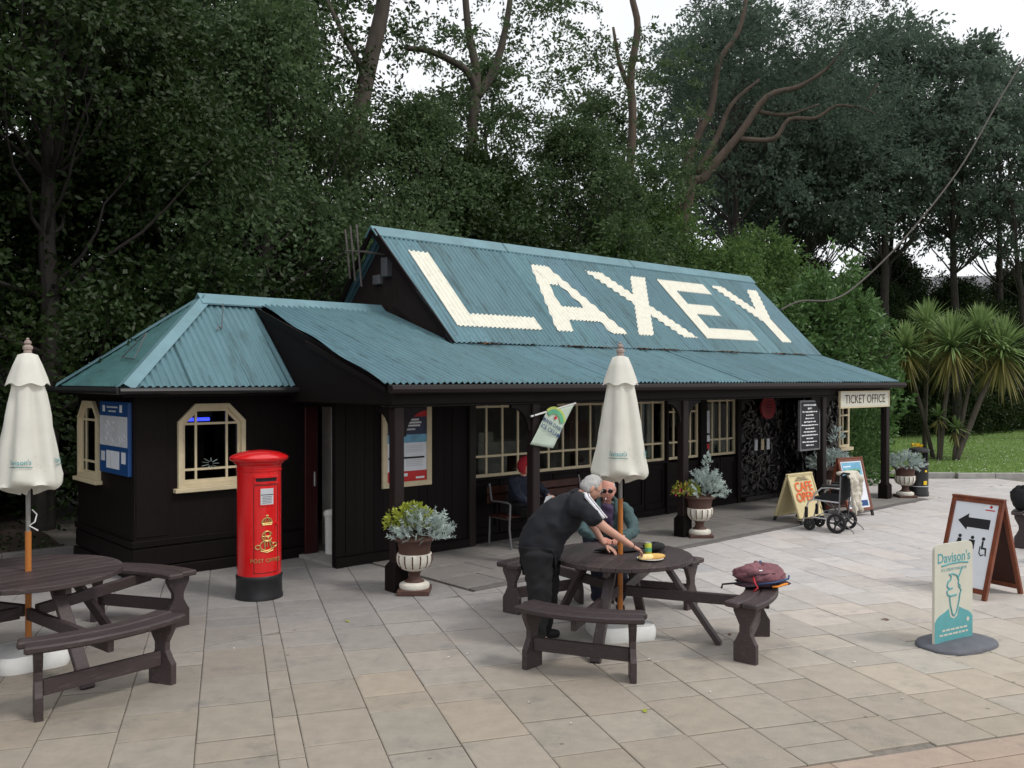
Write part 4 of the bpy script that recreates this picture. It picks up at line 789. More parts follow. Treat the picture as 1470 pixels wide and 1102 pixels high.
# ------------------------------------------------------------ round picnic tables
def arcplank(r0, r1, a0, a1, z0, z1, n=18, rnd=.0):
    P = []
    for k in range(n + 1): a = R(a0 + (a1 - a0) * k / n); P.append((r1 * math.cos(a), r1 * math.sin(a)))
    for k in range(n + 1): a = R(a1 + (a0 - a1) * k / n); P.append((r0 * math.cos(a), r0 * math.sin(a)))
    b = MB(); b.prism(P, z0, z1, 'z'); return b
def picnic(loc, rot, label, seats=(0, 90, 180, 270), sc=1):
    s = empty('picnic_table', label, 'picnic table', 'round picnic tables on the paving', loc=(*loc, 0), rz=R(rot)); s.scale = (sc, sc, 1 + (sc - 1) * .3)
    RT = .67; nb = 10; wd = 2 * RT / nb
    for i in range(nb):
        x0, x1 = -RT + i * wd + .0015, -RT + (i + 1) * wd - .0015; pts = []
        for k in range(9): x = x0 + (x1 - x0) * k / 8; pts.append((x, -math.sqrt(max(1e-5, RT * RT - x * x))))
        for k in range(9): x = x1 + (x0 - x1) * k / 8; pts.append((x, math.sqrt(max(1e-5, RT * RT - x * x))))
        b = MB(); b.prism(pts, .72, .76 + random.uniform(-.001, .001), 'z'); b.build('board', 'table_wood', s, bev=.004)
    for a in seats:
        M = Matrix.Rotation(R(a), 4, 'Z'); b = MB(M); b.bar((.40, .03, .715), (.92, .03, .0), .045, .095, up=(0, 1, 0)); b.build('leg', 'table_wood', s, bev=.005)
        b = MB(M); b.bar((.06, -.02, .425), (1.36, -.02, .425), .045, .095); b.build('beam', 'table_wood', s, bev=.005)
        b = MB(M); b.bar((.05, .03, .69), (.62, .03, .69), .045, .055); b.build('batten', 'table_wood', s, bev=.004)
        for r0, r1, z in ((1.14, 1.277, 0), (1.283, 1.43, .0005)):
            bb = arcplank(r0, r1, a - 25 + (2.0 if r0 > 1.2 else 0), a + 25 - (2.0 if r0 > 1.2 else 0), .475 + z, .525 + z); bb.build('seat_plank', 'table_wood', s, bev=.012)
        for q in (-19.5, 19.5):
            P = []; prof = [(.0, .105), (.16, .105), (.19, .085), (.26, .05), (.32, .05), (.40, .09), (.43, .105), (.473, .105)]
            for z, h in prof: P.append((1.285 - h, z))
            for z, h in reversed(prof): P.append((1.285 + h, z))
            b = MB(Matrix.Rotation(R(a + q), 4, 'Z')); b.prism(P, -.026, .026, 'y'); b.build('seat_leg', 'table_wood', s, bev=.005)
        p, q = (Matrix.Rotation(R(a - 18.5), 4, 'Z') @ Vector((1.285, 0, .2))), (Matrix.Rotation(R(a + 18.5), 4, 'Z') @ Vector((1.285, 0, .2)))
        b = MB(); b.bar(p, q, .04, .11); b.build('stretcher', 'table_wood', s, bev=.005)
    return s
TC = (1.02, 8.52); TLf = (-4.09, 7.65); TR = (8.36, 12.2)
picnic(TC, -22, 'round dark picnic table where the two men are eating', (0, 90, 145, 270)); picnic(TLf, -40, 'round dark picnic table at the left edge below the parasol', (0, 113, 200, 270), 1.1); picnic(TR, 39, 'dark picnic table mostly beyond the right edge of the view')
# ------------------------------------------------------------ closed parasols
def parasol(loc, label, rz, wt=1.12, cord=True):
    s = empty('closed_parasol', label, 'parasol', 'closed cream parasols', loc=(*loc, 0), rz=rz)
    fold = lambda t, z: 1 + .10 * math.cos(6 * t + .9 * math.sin(z * 2.3)) * (1 if z < 2.3 else .3) + .07 * math.sin(4 * t + z * 1.3 + 1) * (1 if z < 2.2 else .4) + .03 * math.cos(11 * t + 3 * z)
    prof = [(.045, 2.52), (.10, 2.46), (.125, 2.36), (.155, 2.2), (.185, 2.0), (.215, 1.8), (.245, 1.62), (.27, 1.50)]
    n = 96; V = []; rw = len(prof) + 3
    def rad(t, z):
        for (r0, z0), (r1, z1) in zip(prof, prof[1:]):
            if z1 <= z <= z0: return (r0 + (r1 - r0) * (z0 - z) / (z0 - z1)) * fold(t, z)
        return prof[-1][0] * fold(t, z)
    for (r, z) in prof:
        for k in range(n): t = 2 * math.pi * k / n; hem = (.022 * math.cos(6 * t + .6) + .035 * math.sin(3 * t + 1)) if z < 1.51 else 0; rr = r * fold(t, z); V.append((rr * math.cos(t), rr * math.sin(t), z + hem))
    for r, z in ((.225, 1.52), (.15, 1.48), (.06, 1.46)):
        for k in range(n): t = 2 * math.pi * k / n; rr = r * (1 + .2 * math.cos(6 * t + 2.5) + .1 * math.sin(4 * t)); V.append((rr * math.cos(t), rr * math.sin(t), z + .03 * math.cos(5 * t + 1)))
    F = [(i * n + k, i * n + (k + 1) % n, (i + 1) * n + (k + 1) % n, (i + 1) * n + k) for i in range(rw - 1) for k in range(n)]
    b = MB(); b.add(V, F); cn = b.build('canopy', 'canvas', s, smooth='all'); tx_ = bpy.data.textures.new('creases', 'CLOUDS'); tx_.noise_scale = .13; tx_.noise_depth = 2; sb_ = cn.modifiers.new('fine', 'SUBSURF'); sb_.levels = sb_.render_levels = 1; md = cn.modifiers.new('creases', 'DISPLACE'); md.texture = tx_; md.strength = .022; md.texture_coords = 'LOCAL'
    b = MB(); V = []; cpf = [(.03, 2.625), (.075, 2.61), (.11, 2.52), (.145, 2.42), (.165, 2.36)]
    for r, z in cpf:
        for k in range(n): t = 2 * math.pi * k / n; rr = r * (1 + (.045 * math.cos(6 * t + .5) if z < 2.55 else .02 * math.cos(6 * t))); V.append((rr * math.cos(t), rr * math.sin(t), z + (-.012 * math.cos(6 * t + .5) if z < 2.4 else 0)))
    b.add(V, [(i * n + k, i * n + (k + 1) % n, (i + 1) * n + (k + 1) % n, (i + 1) * n + k) for i in range(4) for k in range(n)]); b.build('vent_cap', 'canvas', s, smooth='all')
    b = MB(); b.lathe([(.03, 2.625), (.034, 2.635), (.03, 2.65), (.04, 2.66), (.04, 2.68), (.022, 2.695), (.03, 2.71), (.026, 2.725), (.012, 2.735), (.014, 2.745), (.004, 2.755)], 16); b.build('finial', 'finial', s, smooth=True)
    b = MB(); b.tube([(0, 0, .02), (0, 0, wt)], .025, 14); b.build('lower_pole', 'pole_wood', s, smooth=True); b = MB(); b.tube([(0, 0, wt), (0, 0, 2.5)], .019, 12); b.build('upper_pole', 'pole_grey', s, smooth=True)
    if cord: b = MB(); b.tube([(.03, 0, 1.3), (.06, -.03, 1.26), (.04, -.05, 1.2), (.0, -.035, 1.17), (.07, -.02, 1.12)], .006, 5); b.build('pull_cord', 'white_plastic', s)
    for a0, tx in ((-118, "Davison's"), (-28, "Davison's")):
        me = textmesh(tx, .058, bold=.0006); xs_ = [v.co.x for v in me.vertices]; 
        bm_ = MB(); [bm_.box(-.12 + k * .02, -.1 + k * .02, -.046 + .008 * math.sin((k + 1) * .26), -.04 + .008 * math.sin((k + 1) * .26), 0, .0001) for k in range(12)]
        me2 = bm_.mesh('u'); 
        for m_, nm in ((me, 'lettering'), (me2, 'underline')):
            for v in m_.vertices: t = R(a0) + v.co.x * .9 / .26; z = 1.72 + v.co.y; rr = rad(t, z) + .013; v.co = (rr * math.cos(t), rr * math.sin(t), z)
            m_.materials.clear(); m_.materials.append(MATS['teal_print']); link(nm, m_, s)
    b = MB(); P = []
    for k in range(32): t = 2 * math.pi * k / 32; cx_, sy_ = math.cos(t), math.sin(t); P.append((.29 * math.copysign(abs(cx_) ** .45, cx_), .29 * math.copysign(abs(sy_) ** .45, sy_)))
    vs_ = [(x * f, y * f, z) for f, z in ((.97, 0), (1, .03), (1, .10), (.94, .135), (.3, .14), (.2, .165), (.12, .17)) for x, y in P]; b.add(vs_, [tuple(range(31, -1, -1)), tuple(192 + k for k in range(32))] + [(i * 32 + k, i * 32 + (k + 1) % 32, (i + 1) * 32 + (k + 1) % 32, (i + 1) * 32 + k) for i in range(6) for k in range(32)]); b.build('base', 'white_plastic', s, smooth=True)
    return s
parasol((TC[0], TC[1]), 'closed cream parasol standing in the middle of the men\'s table', R(14), 1.28, False); parasol((TLf[0] - .0, TLf[1]), 'closed cream parasol at the left edge of the view', R(40))
# ------------------------------------------------------------ boards on the paving
def aboard(loc, yaw, w_, h, spread, label, mf, mface, mback, inset=.05, feet=None, arch=0):
    s = empty('a_board', label, 'a-board', loc=(*loc, 0), rz=R(yaw)); L = math.hypot(h, spread); fr = []
    for sg in (-1, 1):
        M = frame((0, sg * spread, 0), (-sg, 0, 0), (0, -sg * spread, h)); fr.append(M); t = .02; z0 = .06 if feet is None else .1
        b = MB(M); b.box(-w_ / 2 + inset, w_ / 2 - inset, z0 + inset + .0, L - inset, -.008, .004); p = b.build('panel', mface if sg < 0 else mback, s)
        b = MB(M); b.box(-w_ / 2, -w_ / 2 + inset, 0 if feet is None else z0, L, -t, t); b.box(w_ / 2 - inset, w_ / 2, 0 if feet is None else z0, L, -t, t); b.box(-w_ / 2 + inset, w_ / 2 - inset, z0, z0 + inset, -t, t); b.box(-w_ / 2 + inset, w_ / 2 - inset, L - inset, L, -t, t); b.build('frame', mf, s, bev=.006)
        if feet:
            for q0 in (-w_ / 2 + .005, w_ / 2 - .055): b = MB(M); b.box(q0, q0 + .05, 0, z0, -.014, .014); b.build('foot', feet, s)
    b = MB(); b.box(-w_ / 2, w_ / 2, -.03, .03, h - .005, h + .02); b.build('hinge', mf, s, bev=.005)
    return s, fr[0], L
s, M, L = aboard((4.87, 15.35), 38, .70, .80, .27, 'yellow cafe board lettered CAFE OPEN behind the wheelchair', 'board_yellow', 'board_yellow', 'board_yellow', .03, 'black_rubber')
for tx, sz, y, m_ in (('CAFE', .22, .62, 'orange_ink'), ('OPEN', .22, .445, 'orange_ink')): text('lettering', tx, sz, m_, s, M @ T(0, y, .022), sx=.95, bold=.004)
for k in range(3): b = MB(M); b.box(-.2 + .04 * k, .2 - .04 * k, .735 + k * .024, .744 + k * .024, .021, .0225); b.build('print_line', 'brown_ink', s)
s, M, L = aboard((6.0, 16.1), 31, .66, 1.0, .26, 'brown framed board with a white price poster behind the wheelchair', 'mahogany', 'paper_white', 'mahogany_dark', .05, 'black_rubber')
for x0, x1, y0, y1, m_ in ((-.25, .25, .73, .96, 'skyblue_print'), (-.2, .2, .75, .84, 'green_print'), (-.22, -.02, .88, .9, 'paper_white'), (-.24, .24, .18, .28, 'blue_print')): b = MB(M); b.box(x0, x1, y0, y1, .006, .0065 + .0006 * (m_ != 'skyblue_print')); b.build('print', m_, s)
for k in range(9): b = MB(M); b.box(-.2, random.uniform(.0, .2), .34 + k * .04, .352 + k * .04, .006, .0068); b.build('print_line', 'paper_grey', s)
s, M, L = aboard((5.27, 10.22), -60, .62, 1.06, .34, 'mahogany board with a black arrow and toilet figures on white', 'mahogany', 'paper_white', 'mahogany_dark', .055)
DZ = .0055
ar = MB(M); ar.prism([(-.19, .84), (-.07, .93), (-.07, .885), (.19, .885), (.19, .775), (-.07, .775), (-.07, .74)], DZ, DZ + .001, 'z'); ar.build('arrow', 'ink', s)
def disc(mb, cx, cy, r, z, n=14): mb.prism([(cx + r * math.cos(2 * math.pi * k / n), cy + r * math.sin(2 * math.pi * k / n)) for k in range(n)], z, z + .001, 'z')
for cx, kind in ((-.13, 0), (.02, 1), (.15, 2)):
    b = MB(M); disc(b, cx, .665, .02, DZ)
    if kind == 0: b.prism([(cx - .02, .64), (cx + .02, .64), (cx + .045, .52), (cx + .02, .52), (cx + .018, .44), (cx - .018, .44), (cx - .02, .52), (cx - .045, .52)], DZ, DZ + .001, 'z')
    elif kind == 1: b.prism([(cx - .035, .64), (cx + .035, .64), (cx + .035, .54), (cx + .022, .54), (cx + .02, .44), (cx - .02, .44), (cx - .022, .54), (cx - .035, .54)], DZ, DZ + .001, 'z')
    else: b.prism([(cx - .012, .64), (cx + .008, .64), (cx + .01, .57), (cx + .05, .57), (cx + .06, .48), (cx + .045, .48), (cx + .035, .55), (cx - .012, .55)], DZ, DZ + .001, 'z'); b.prism([(cx - .03, .58), (cx - .03, .5), (cx + .0, .47), (cx + .035, .49), (cx + .03, .5), (cx, .485), (cx - .018, .51), (cx - .018, .58)], DZ, DZ + .001, 'z')
    b.build('figure', 'ink', s)
b = MB(M); disc(b, .17, 1.03, .016, DZ); b.box(.11, .22, .985, .997, DZ, DZ + .001); b.build('emblem', 'red_print', s)
# forecourt ice cream sign
s = empty('ice_cream_sign', 'cream and teal ice cream cone sign on a grey rubber foot', 'sign', loc=(3.98, 8.17, 0), rz=R(30))
W2, HT = .275, .93; b = MB(); pts = [(-W2, .05), (W2, .05), (W2, HT - .06)] + [(W2 - .06 + .06 * math.cos(R(a)), HT - .06 + .06 * math.sin(R(a))) for a in (22, 45, 67, 90)] + [(-W2 + .06 + .06 * math.cos(R(a)), HT - .06 + .06 * math.sin(R(a))) for a in (90, 112, 135, 157, 180)]
b.prism(pts, -.012, .012); b.build('panel', 'sign_cream', s)
b = MB(); n = 16; pts = [(-W2 + .003, .052), (W2 - .003, .052), (W2 - .003, .24)] + [(W2 * .97 * math.cos(R(a)), .23 + .10 * math.sin(R(a))) for a in range(12, 60, 8)] + [(.075, .345), (.055, .27), (0, .245), (-.055, .27), (-.075, .345)] + [(W2 * .97 * math.cos(R(a)), .23 + .10 * math.sin(R(a))) for a in range(120, 172, 8)] + [(-W2 + .003, .24)]
b.prism(pts, -.0145, -.012); b.build('teal_hill', 'teal_print', s)
FMs = frame((0, -.0125, 0), (1, 0, 0), (0, 0, 1))
text('lettering', "Davison's", .125, 'teal_print', s, FMs @ T(0, .80, .0012), bold=.002); text('lettering', 'ICE CREAM PARLOUR', .038, 'teal_print', s, FMs @ T(0, .695, .0012))
b = MB(); cone = [[(-.055, .452), (-.045, .38), (-.02, .29), (0, .272), (.03, .30), (.06, .40), (.072, .47)], [(.07, .46), (.085, .49), (.06, .53), (.05, .53)], [(.03, .46), (-.04, .455), (-.08, .47), (-.085, .5), (-.06, .52), (-.02, .525)], [(-.06, .52), (-.085, .55), (-.07, .59), (-.04, .6), (-.035, .635), (-.06, .65), (-.02, .655), (.03, .635), (.055, .59), (.05, .56), (.075, .53)], [(.045, .60), (.1, .70)], [(-.15, .735), (-.05, .748), (.08, .75), (.17, .738)]]
for c_ in cone: b.tube([(x * 1.2, -.0125, z) for x, z in c_], .0085, 6)
b.build('cone_drawing', 'teal_print', s)
for z, w_ in ((.155, .17), (.115, .21)):
    b = MB(); x = -w_
    while x < w_ - .02: L_ = random.uniform(.03, .07); b.box(x, x + L_, -.0162, -.0146, z - .008, z + .008); x += L_ + .012
    b.build('print_line', 'sign_cream', s)
b = MB(); disc2 = [(.2 + .02 * math.cos(R(a)), .22 + .02 * math.sin(R(a))) for a in range(0, 360, 30)]; b.prism(disc2, -.0162, -.0146); b.build('emblem', 'sign_cream', s)
b = MB(); n = 40; vs_ = [];
for f, z in ((1, 0), (1, .018), (.96, .035), (.8, .05), (.3, .058)):
    for k in range(n): t = 2 * math.pi * k / n; c_, s_ = math.cos(t), math.sin(t); vs_.append((.06 * f + f * .40 * math.copysign(abs(c_) ** .75, c_), f * .27 * math.copysign(abs(s_) ** .8, s_), z))
b.add(vs_, [tuple(range(n - 1, -1, -1)), tuple(4 * n + k for k in range(n))] + [(i * n + k, i * n + (k + 1) % n, (i + 1) * n + (k + 1) % n, (i + 1) * n + k) for i in range(4) for k in range(n)]); mat('grey_rubber', (.11, .115, .135), .7, .2, 12, .2, 50); b.build('foot', 'grey_rubber', s, smooth=True)
# ------------------------------------------------------------ wheelchair
s = empty('wheelchair', 'folding transit wheelchair with black seat and a cream garment over its back', 'wheelchair', loc=(5.22, 14.32, 0), rz=R(141))
del s['label']; s['label'] = 'folding black and silver wheelchair standing by the yellow cafe board'
def wheel(c, r, wd, name, ns=5):
    o = empty(name); o.parent = s; o.location = c
    M = Matrix.Rotation(R(90), 4, 'X'); b = MB(M); n = 28; pr = [(r - .045, -wd / 2), (r - .012, -wd / 2), (r, -wd * .2), (r, wd * .2), (r - .012, wd / 2), (r - .045, wd / 2)]
    V = []; F = []; m_ = len(pr)
    for k in range(n):
        t = 2 * math.pi * k / n
        for rr, z in pr: V.append((rr * math.cos(t), rr * math.sin(t), z))
    for k in range(n):
        for i in range(m_): F.append((k * m_ + i, ((k + 1) % n) * m_ + i, ((k + 1) % n) * m_ + (i + 1) % m_, k * m_ + (i + 1) % m_))
    b.add(V, F); b.build('tyre', 'black_rubber', o, smooth=True); b = MB(M)
    for k in range(ns): t = 2 * math.pi * k / ns; b.bar((.02 * math.cos(t), .02 * math.sin(t), 0), ((r - .04) * math.cos(t), (r - .04) * math.sin(t), 0), .02, .035)
    b.lathe([(.035, -.03), (.035, .03)], 14); b.build('rim', 'black_metal', o)
for y in (-.25, .25): wheel((0, y, .155), .155, .045, 'rear_wheel'); wheel((.44, y * .86, .095), .095, .035, 'front_caster')
def ctube(nm, pts, r, m_): b = MB(); b.tube(pts, r, 8); return b.build(nm, m_, s, smooth=True)
for y in (-.23, .23):
    ctube('side_frame', [(-.06, y, .92), (-.04, y, .5), (-.02, y, .16)], .013, 'grey_metal'); ctube('seat_rail', [(-.04, y, .48), (.38, y, .5), (.45, y, .46), (.5, y, .3), (.54, y, .13)], .013, 'aluminium'); ctube('lower_rail', [(-.02, y, .2), (.40, y, .22), (.44, y * .86, .2), (.44, y * .86, .1)], .012, 'aluminium')
    ctube('handle', [(-.06, y, .90), (-.10, y, .945), (-.2, y, .94)], .017, 'black_rubber'); ctube('arm_frame', [(-.05, y, .70), (.12, y, .71), (.24, y, .69), (.34, y, .6), (.38, y, .5)], .014, 'aluminium')
    b = MB(); b.box(-.02, .24, y - .03, y + .03, .715, .745); b.build('armrest', 'black_rubber', s, bev=.01); b = MB(); b.box(-.03, .26, y - .008, y + .008, .50, .62); b.build('skirt_guard', 'black_cloth', s, bev=.004)
    b = MB(); b.box(.50, .64, y - (.0 if y < 0 else .17), y + (.17 if y < 0 else .0), .12, .135); b.build('footplate', 'black_metal', s, bev=.006); b = MB(); b.box(.47, .5, y - .045, y + .045, .2, .38); b.build('calf_pad', 'black_cloth', s, bev=.01)
    ctube('anti_tip_bar', [(-.02, y, .2), (-.14, y, .14), (-.24, y, .06), (-.27, y, .02)], .009, 'grey_metal'); ctube('brake_lever', [(.1, y, .36), (.2, y + .02 * (1 if y > 0 else -1), .33), (.26, y, .4)], .008, 'grey_metal')
ctube('cross_brace', [(0, -.23, .2), (.2, .23, .48)], .011, 'grey_metal'); ctube('cross_brace', [(0, .23, .2), (.2, -.23, .48)], .011, 'grey_metal'); ctube('axle', [(0, -.25, .155), (0, .25, .155)], .01, 'grey_metal')
b = MB(); b.box(-.03, .40, -.215, .215, .48, .54); b.build('seat', 'black_cloth', s, bev=.02); b = MB(); b.bar((-.05, 0, .52), (-.07, 0, .9), .44, .03, up=(1, 0, 0)); b.build('backrest', 'black_cloth', s, bev=.012)
# cream garment thrown over the back of the wheelchair
n1, n2 = 22, 26; V = []
for j in range(n2 + 1):
    for i in range(n1 + 1):
        a = i / n1; c_ = j / n2; y = (-.23 + .42 * a) * (1 - .12 * c_); dz = -.72 * max(0, c_ - .12); x = -.10 - .10 * min(1, c_ * 4) - .03 * math.sin(a * 19 + 2 * c_) - .02 * math.sin(a * 8 + c_ * 6) - .05 * c_
        z = .93 + .03 * math.sin(c_ * 12) * (c_ < .15) + dz * (1 - .12 * math.sin(a * 3.1)) ; V.append((x + (.14 * (1 - c_ / .12) if c_ < .12 else 0), y + .02 * math.sin(c_ * 9), z))
b = MB(); b.add(V, [(j * (n1 + 1) + i, j * (n1 + 1) + i + 1, (j + 1) * (n1 + 1) + i + 1, (j + 1) * (n1 + 1) + i) for j in range(n2) for i in range(n1)]); g_ = b.build('draped_coat', 'cream_cloth', None, smooth='all'); g_.location = (5.22, 14.32, 0); g_.rotation_euler = (0, 0, R(141)); setup(g_, 'crumpled cream coat hung over the handles of the wheelchair', 'coat'); md = g_.modifiers.new('thickness', 'SOLIDIFY'); md.thickness = .018; md = g_.modifiers.new('smooth', 'SUBSURF'); md.levels = md.render_levels = 1; tx_ = bpy.data.textures.new('crumple', 'CLOUDS'); tx_.noise_scale = .11; md = g_.modifiers.new('crumple', 'DISPLACE'); md.texture = tx_; md.strength = .09; md.texture_coords = 'LOCAL'
# ------------------------------------------------------------ bench against the wall
s = atst(empty('wall_bench', 'slatted bench with metal ends against the station wall', 'bench'))
for k in range(3): b = MB(); b.box(2.55, 4.5, .86 + k * .13, .975 + k * .13, .44, .47); b.build('seat_slat', 'mahogany_dark', s, bev=.005)
for k in range(2): b = MB(); b.box(2.55, 4.5, 1.27, 1.295, .62 + k * .13, .73 + k * .13); b.build('back_slat', 'mahogany_dark', s, bev=.005)
for u in (2.6, 4.45): b = MB(); b.tube([(u, .82, .013), (u, .86, .3), (u, .84, .64), (u, .9, .66), (u, 1.24, .66), (u, 1.29, .9)], .016, 8); b.tube([(u, .86, .43), (u, 1.28, .43), (u, 1.3, .013)], .016, 8); b.build('end_frame', 'grey_metal', s, smooth=True)
# ------------------------------------------------------------ things on and under the men's table
def onT(dx, dy): return (TC[0] + dx, TC[1] + dy, .761)
s = empty('plate', 'white plate at the near right of the table holding bread rolls', 'plate', loc=onT(.24, -.28)); b = MB(); b.lathe([(.06, 0), (.075, .002), (.12, .014), (.122, .017), (.075, .007), (.01, .006)], 28); b.build('dish', 'china', s, smooth=True)
def roll(dx, dy, a, label, L=.085): 
    b = MB(T(*onT(.24 + dx, -.28 + dy)) @ T(0, 0, .03) @ Matrix.Rotation(R(a), 4, 'Z') @ Matrix.Diagonal((L, .038, .026, 1))); pr = [(.02, -1), (.5, -.9), (.85, -.6), (1, -.1), (1, .3), (.8, .7), (.45, .93), (.02, 1)]
    b.M = b.M @ Matrix.Rotation(R(90), 4, 'Y'); b.lathe(pr, 14); return setup(b.build('bread_roll', 'bread' if a < 10 else 'bread_pale', None, smooth='all'), label, 'bread', 'bread on the plate')
roll(.04, .01, 5, 'golden baguette on the right of the white plate', .1); roll(-.04, -.02, 22, 'pale filled roll on the left of the white plate')
s = empty('drink_can', 'yellow-green drink can behind the plate', 'can', loc=onT(.25, -.08)); b = MB(); b.lathe([(.026, 0), (.033, .01), (.033, .108), (.028, .118)], 24); b.build('body', 'can_green', s, smooth=True); b = MB(); b.lathe([(.028, .118), (.029, .122), (.026, .121), (.002, .119)], 24); b.build('lid', 'aluminium', s, smooth=True); b = MB(); b.lathe([(.0335, .04), (.0335, .075)], 24); b.build('band', 'green_print', s)
def blob(name, m_, loc, dims, label, cat, seed, a=0):
    r_ = np.random.default_rng(seed); ph = r_.uniform(0, 6.28, 8); b = MB(T(*loc) @ Matrix.Rotation(R(a), 4, 'Z')); V = []; n, mm = 28, 14
    for j in range(mm + 1):
        p = math.pi * j / mm
        for k in range(n): t = 2 * math.pi * k / n; w_ = 1 + .12 * math.sin(3 * t + ph[0] + 2 * p) + .08 * math.sin(7 * t + ph[1] + 5 * p) + .05 * math.sin(11 * p + ph[2] + 4 * t); V.append((dims[0] * w_ * math.sin(p) * math.cos(t), dims[1] * w_ * math.sin(p) * math.sin(t), dims[2] * (1 + max(-.98, math.cos(p)) * w_) if math.cos(p) > 0 else dims[2] * (1 + math.cos(p))))
    b.add(V, [(j * n + k, j * n + (k + 1) % n, (j + 1) * n + (k + 1) % n, (j + 1) * n + k) for j in range(mm) for k in range(n)]); o = b.build(name, m_, None, smooth='all')
    if label: setup(o, label, cat)
    return o
blob('folded_jacket', 'black_cloth', onT(.0, .12), (.22, .09, .022), 'crumpled black jacket lying on the table by the pole', 'jacket', 3, 10)
blob('camera_bag', 'black_cloth', onT(.33, .1), (.12, .07, .045), 'small black bag on the table behind the drink can', 'bag', 5, 30)
# rucksack lying on the right-hand seat
RS = (1.02 + 1.27 * math.cos(R(-14)), 8.52 + 1.27 * math.sin(R(-14)), .528); s = empty('rucksack', 'dusky red rucksack with blue and orange straps on the right-hand seat', 'rucksack', loc=RS, rz=R(10))
def part(nm, m_, dims, c, seed, a=0): o = blob(nm, m_, c, dims, None, None, seed, a); o.parent = s; return o
part('body', 'rucksack', (.225, .15, .10), (.0, 0, .005), 8, -6); part('back_panel', 'rucksack_dark', (.235, .155, .03), (-.01, 0, 0.0), 9, -6); part('pocket', 'rucksack', (.13, .10, .06), (.07, -.07, .04), 12, 20); part('top_pocket', 'rucksack', (.08, .09, .05), (-.12, -.03, .10), 15, 40)
b = MB(); b.tube([(-.2, -.08, .10), (-.1, -.14, .135), (.05, -.15, .14), (.17, -.1, .12)], .006, 5); b.build('zip', 'rucksack_dark', s); b = MB(); b.tube([(-.02, -.03, .19), (0, 0, .225), (.05, .03, .19)], .008, 5); b.build('grab_loop', 'blue_strap', s)
for nm, m_, pts, r in (('blue_strap', 'blue_strap', [(-.1, -.165, .055), (.05, -.19, .07), (.2, -.15, .09), (.24, -.08, .10)], .009), ('orange_strap', 'orange_strap', [(.03, -.18, .03), (.08, -.2, .035), (.15, -.18, .05), (.19, -.15, .045)], .010), ('red_strap', 'red_strap', [(-.12, -.12, .11), (-.13, -.17, .07), (-.11, -.19, .03), (-.15, -.19, .0)], .009), ('black_strap', 'black_cloth', [(-.2, -.05, .05), (-.3, -.03, .04), (-.36, .0, .03), (-.38, -.02, .0)], .009)): b = MB(); b.tube(pts, r, 6); b.build(nm, m_, s, smooth='all')
b = MB(); b.box(-.06, -.02, -.1, -.08, .145, .165); b.build('buckle', 'steel', s, bev=.004)
blob('dark_coat', 'black_cloth', (TR[0] + 1.3 * math.cos(R(146)), TR[1] + 1.3 * math.sin(R(146)), .527), (.14, .14, .17), 'black coat bundled on the seat at the right edge', 'coat', 21)
# ------------------------------------------------------------ small things behind and above
s = empty('insect_lamp', 'glowing blue lamp inside the kiosk window', 'lamp', loc=bl(-1.1, 2.72, -.13), rz=BA); b = MB(); b.tube([(-.14, 0, 2.02), (.14, 0, 2.02)], .022, 8); b.build('tube', 'blue_lamp', s); b = MB(); b.box(-.17, .17, -.03, .03, 2.05, 2.24); b.build('housing', 'grey_metal', s)
s = atst(empty('roof_aerial', 'grey aerial of upright rods beside the left gable', 'aerial'))
for v, z0, z1 in ((3.75, 4.0, 4.78), (3.6, 3.95, 4.82), (3.42, 3.85, 4.82)): b = MB(); b.tube([(1.80, v, z0), (1.74, v + .05, z1)], .016, 6); b.build('rod', 'cable', s)
b = MB(); b.tube([(1.78, 3.85, 4.45), (1.78, 3.3, 4.38), (2.18, 3.25, 4.36)], .018, 6); b.build('cross_arm', 'cable', s)
s = empty('white_bucket', 'white pedestal bin standing inside the side doorway', 'bin', loc=bl(.5, 2.16, .04)); b = MB(); b.lathe([(.07, 0), (.08, .5), (.085, .52)], 20); b.build('body', 'white_plastic', s, smooth=True); b = MB(); b.lathe([(.095, .52), (.095, .56), (.07, .59), (.01, .6)], 20); b.build('lid', 'white_plastic', s, smooth=True)
# sagging cable from the right gable up to the trees
pts = []; P = [(1120, 445, 20.3), (1150, 432, 20.5), (1195, 430, 21), (1235, 405, 21.5), (1300, 340, 22), (1375, 245, 22.5), (1430, 150, 23), (1500, 30, 23.5), (1600, -160, 24)]
P = [((x - 735) / 1300 * d, d, 2.4 - (y - 545) / 1300 * d) for x, y, d in P]
for i in range(len(P) - 1):
    for k in range(6):
        t = k / 6; a = Vector(P[max(i - 1, 0)]); b_ = Vector(P[i]); c_ = Vector(P[i + 1]); d_ = Vector(P[min(i + 2, len(P) - 1)]); pts.append(.5 * ((2 * b_) + (c_ - a) * t + (2 * a - 5 * b_ + 4 * c_ - d_) * t * t + (3 * b_ - a - 3 * c_ + d_) * t ** 3))
b = MB(); b.tube(pts, .021, 6); setup(b.build('overhead_cable', 'cable', None, smooth='all'), 'thick pale cable sagging from the right gable up past the trees', 'cable')
# dark shed roof behind the kiosk
s = empty('garden_shed', 'dark low shed roof behind the kiosk', 'shed', loc=bl(-3.6, 9.5), rz=BA); b = MB(); b.box(-2.4, 2.4, 0, 2.0, 0, 2.5); b.build('wall', 'gable_wood', s); b = MB(); b.prism([(-.2, 2.5), (1.0, 3.1), (2.2, 2.5), (2.2, 2.42), (-.2, 2.42)], -2.6, 2.6, 'x'); b.build('roof', 'slate', s)
for x in (-1.5, -.6): b = MB(); b.tube([(x, -.4, 0), (x, -.4, 3.2)], .03, 6); b.build('post', 'grey_metal', s)
b = MB(); b.tube([(-1.8, -.4, 3.02), (1.2, -.4, 3.05)], .025, 6); b.build('rail', 'grey_metal', s)
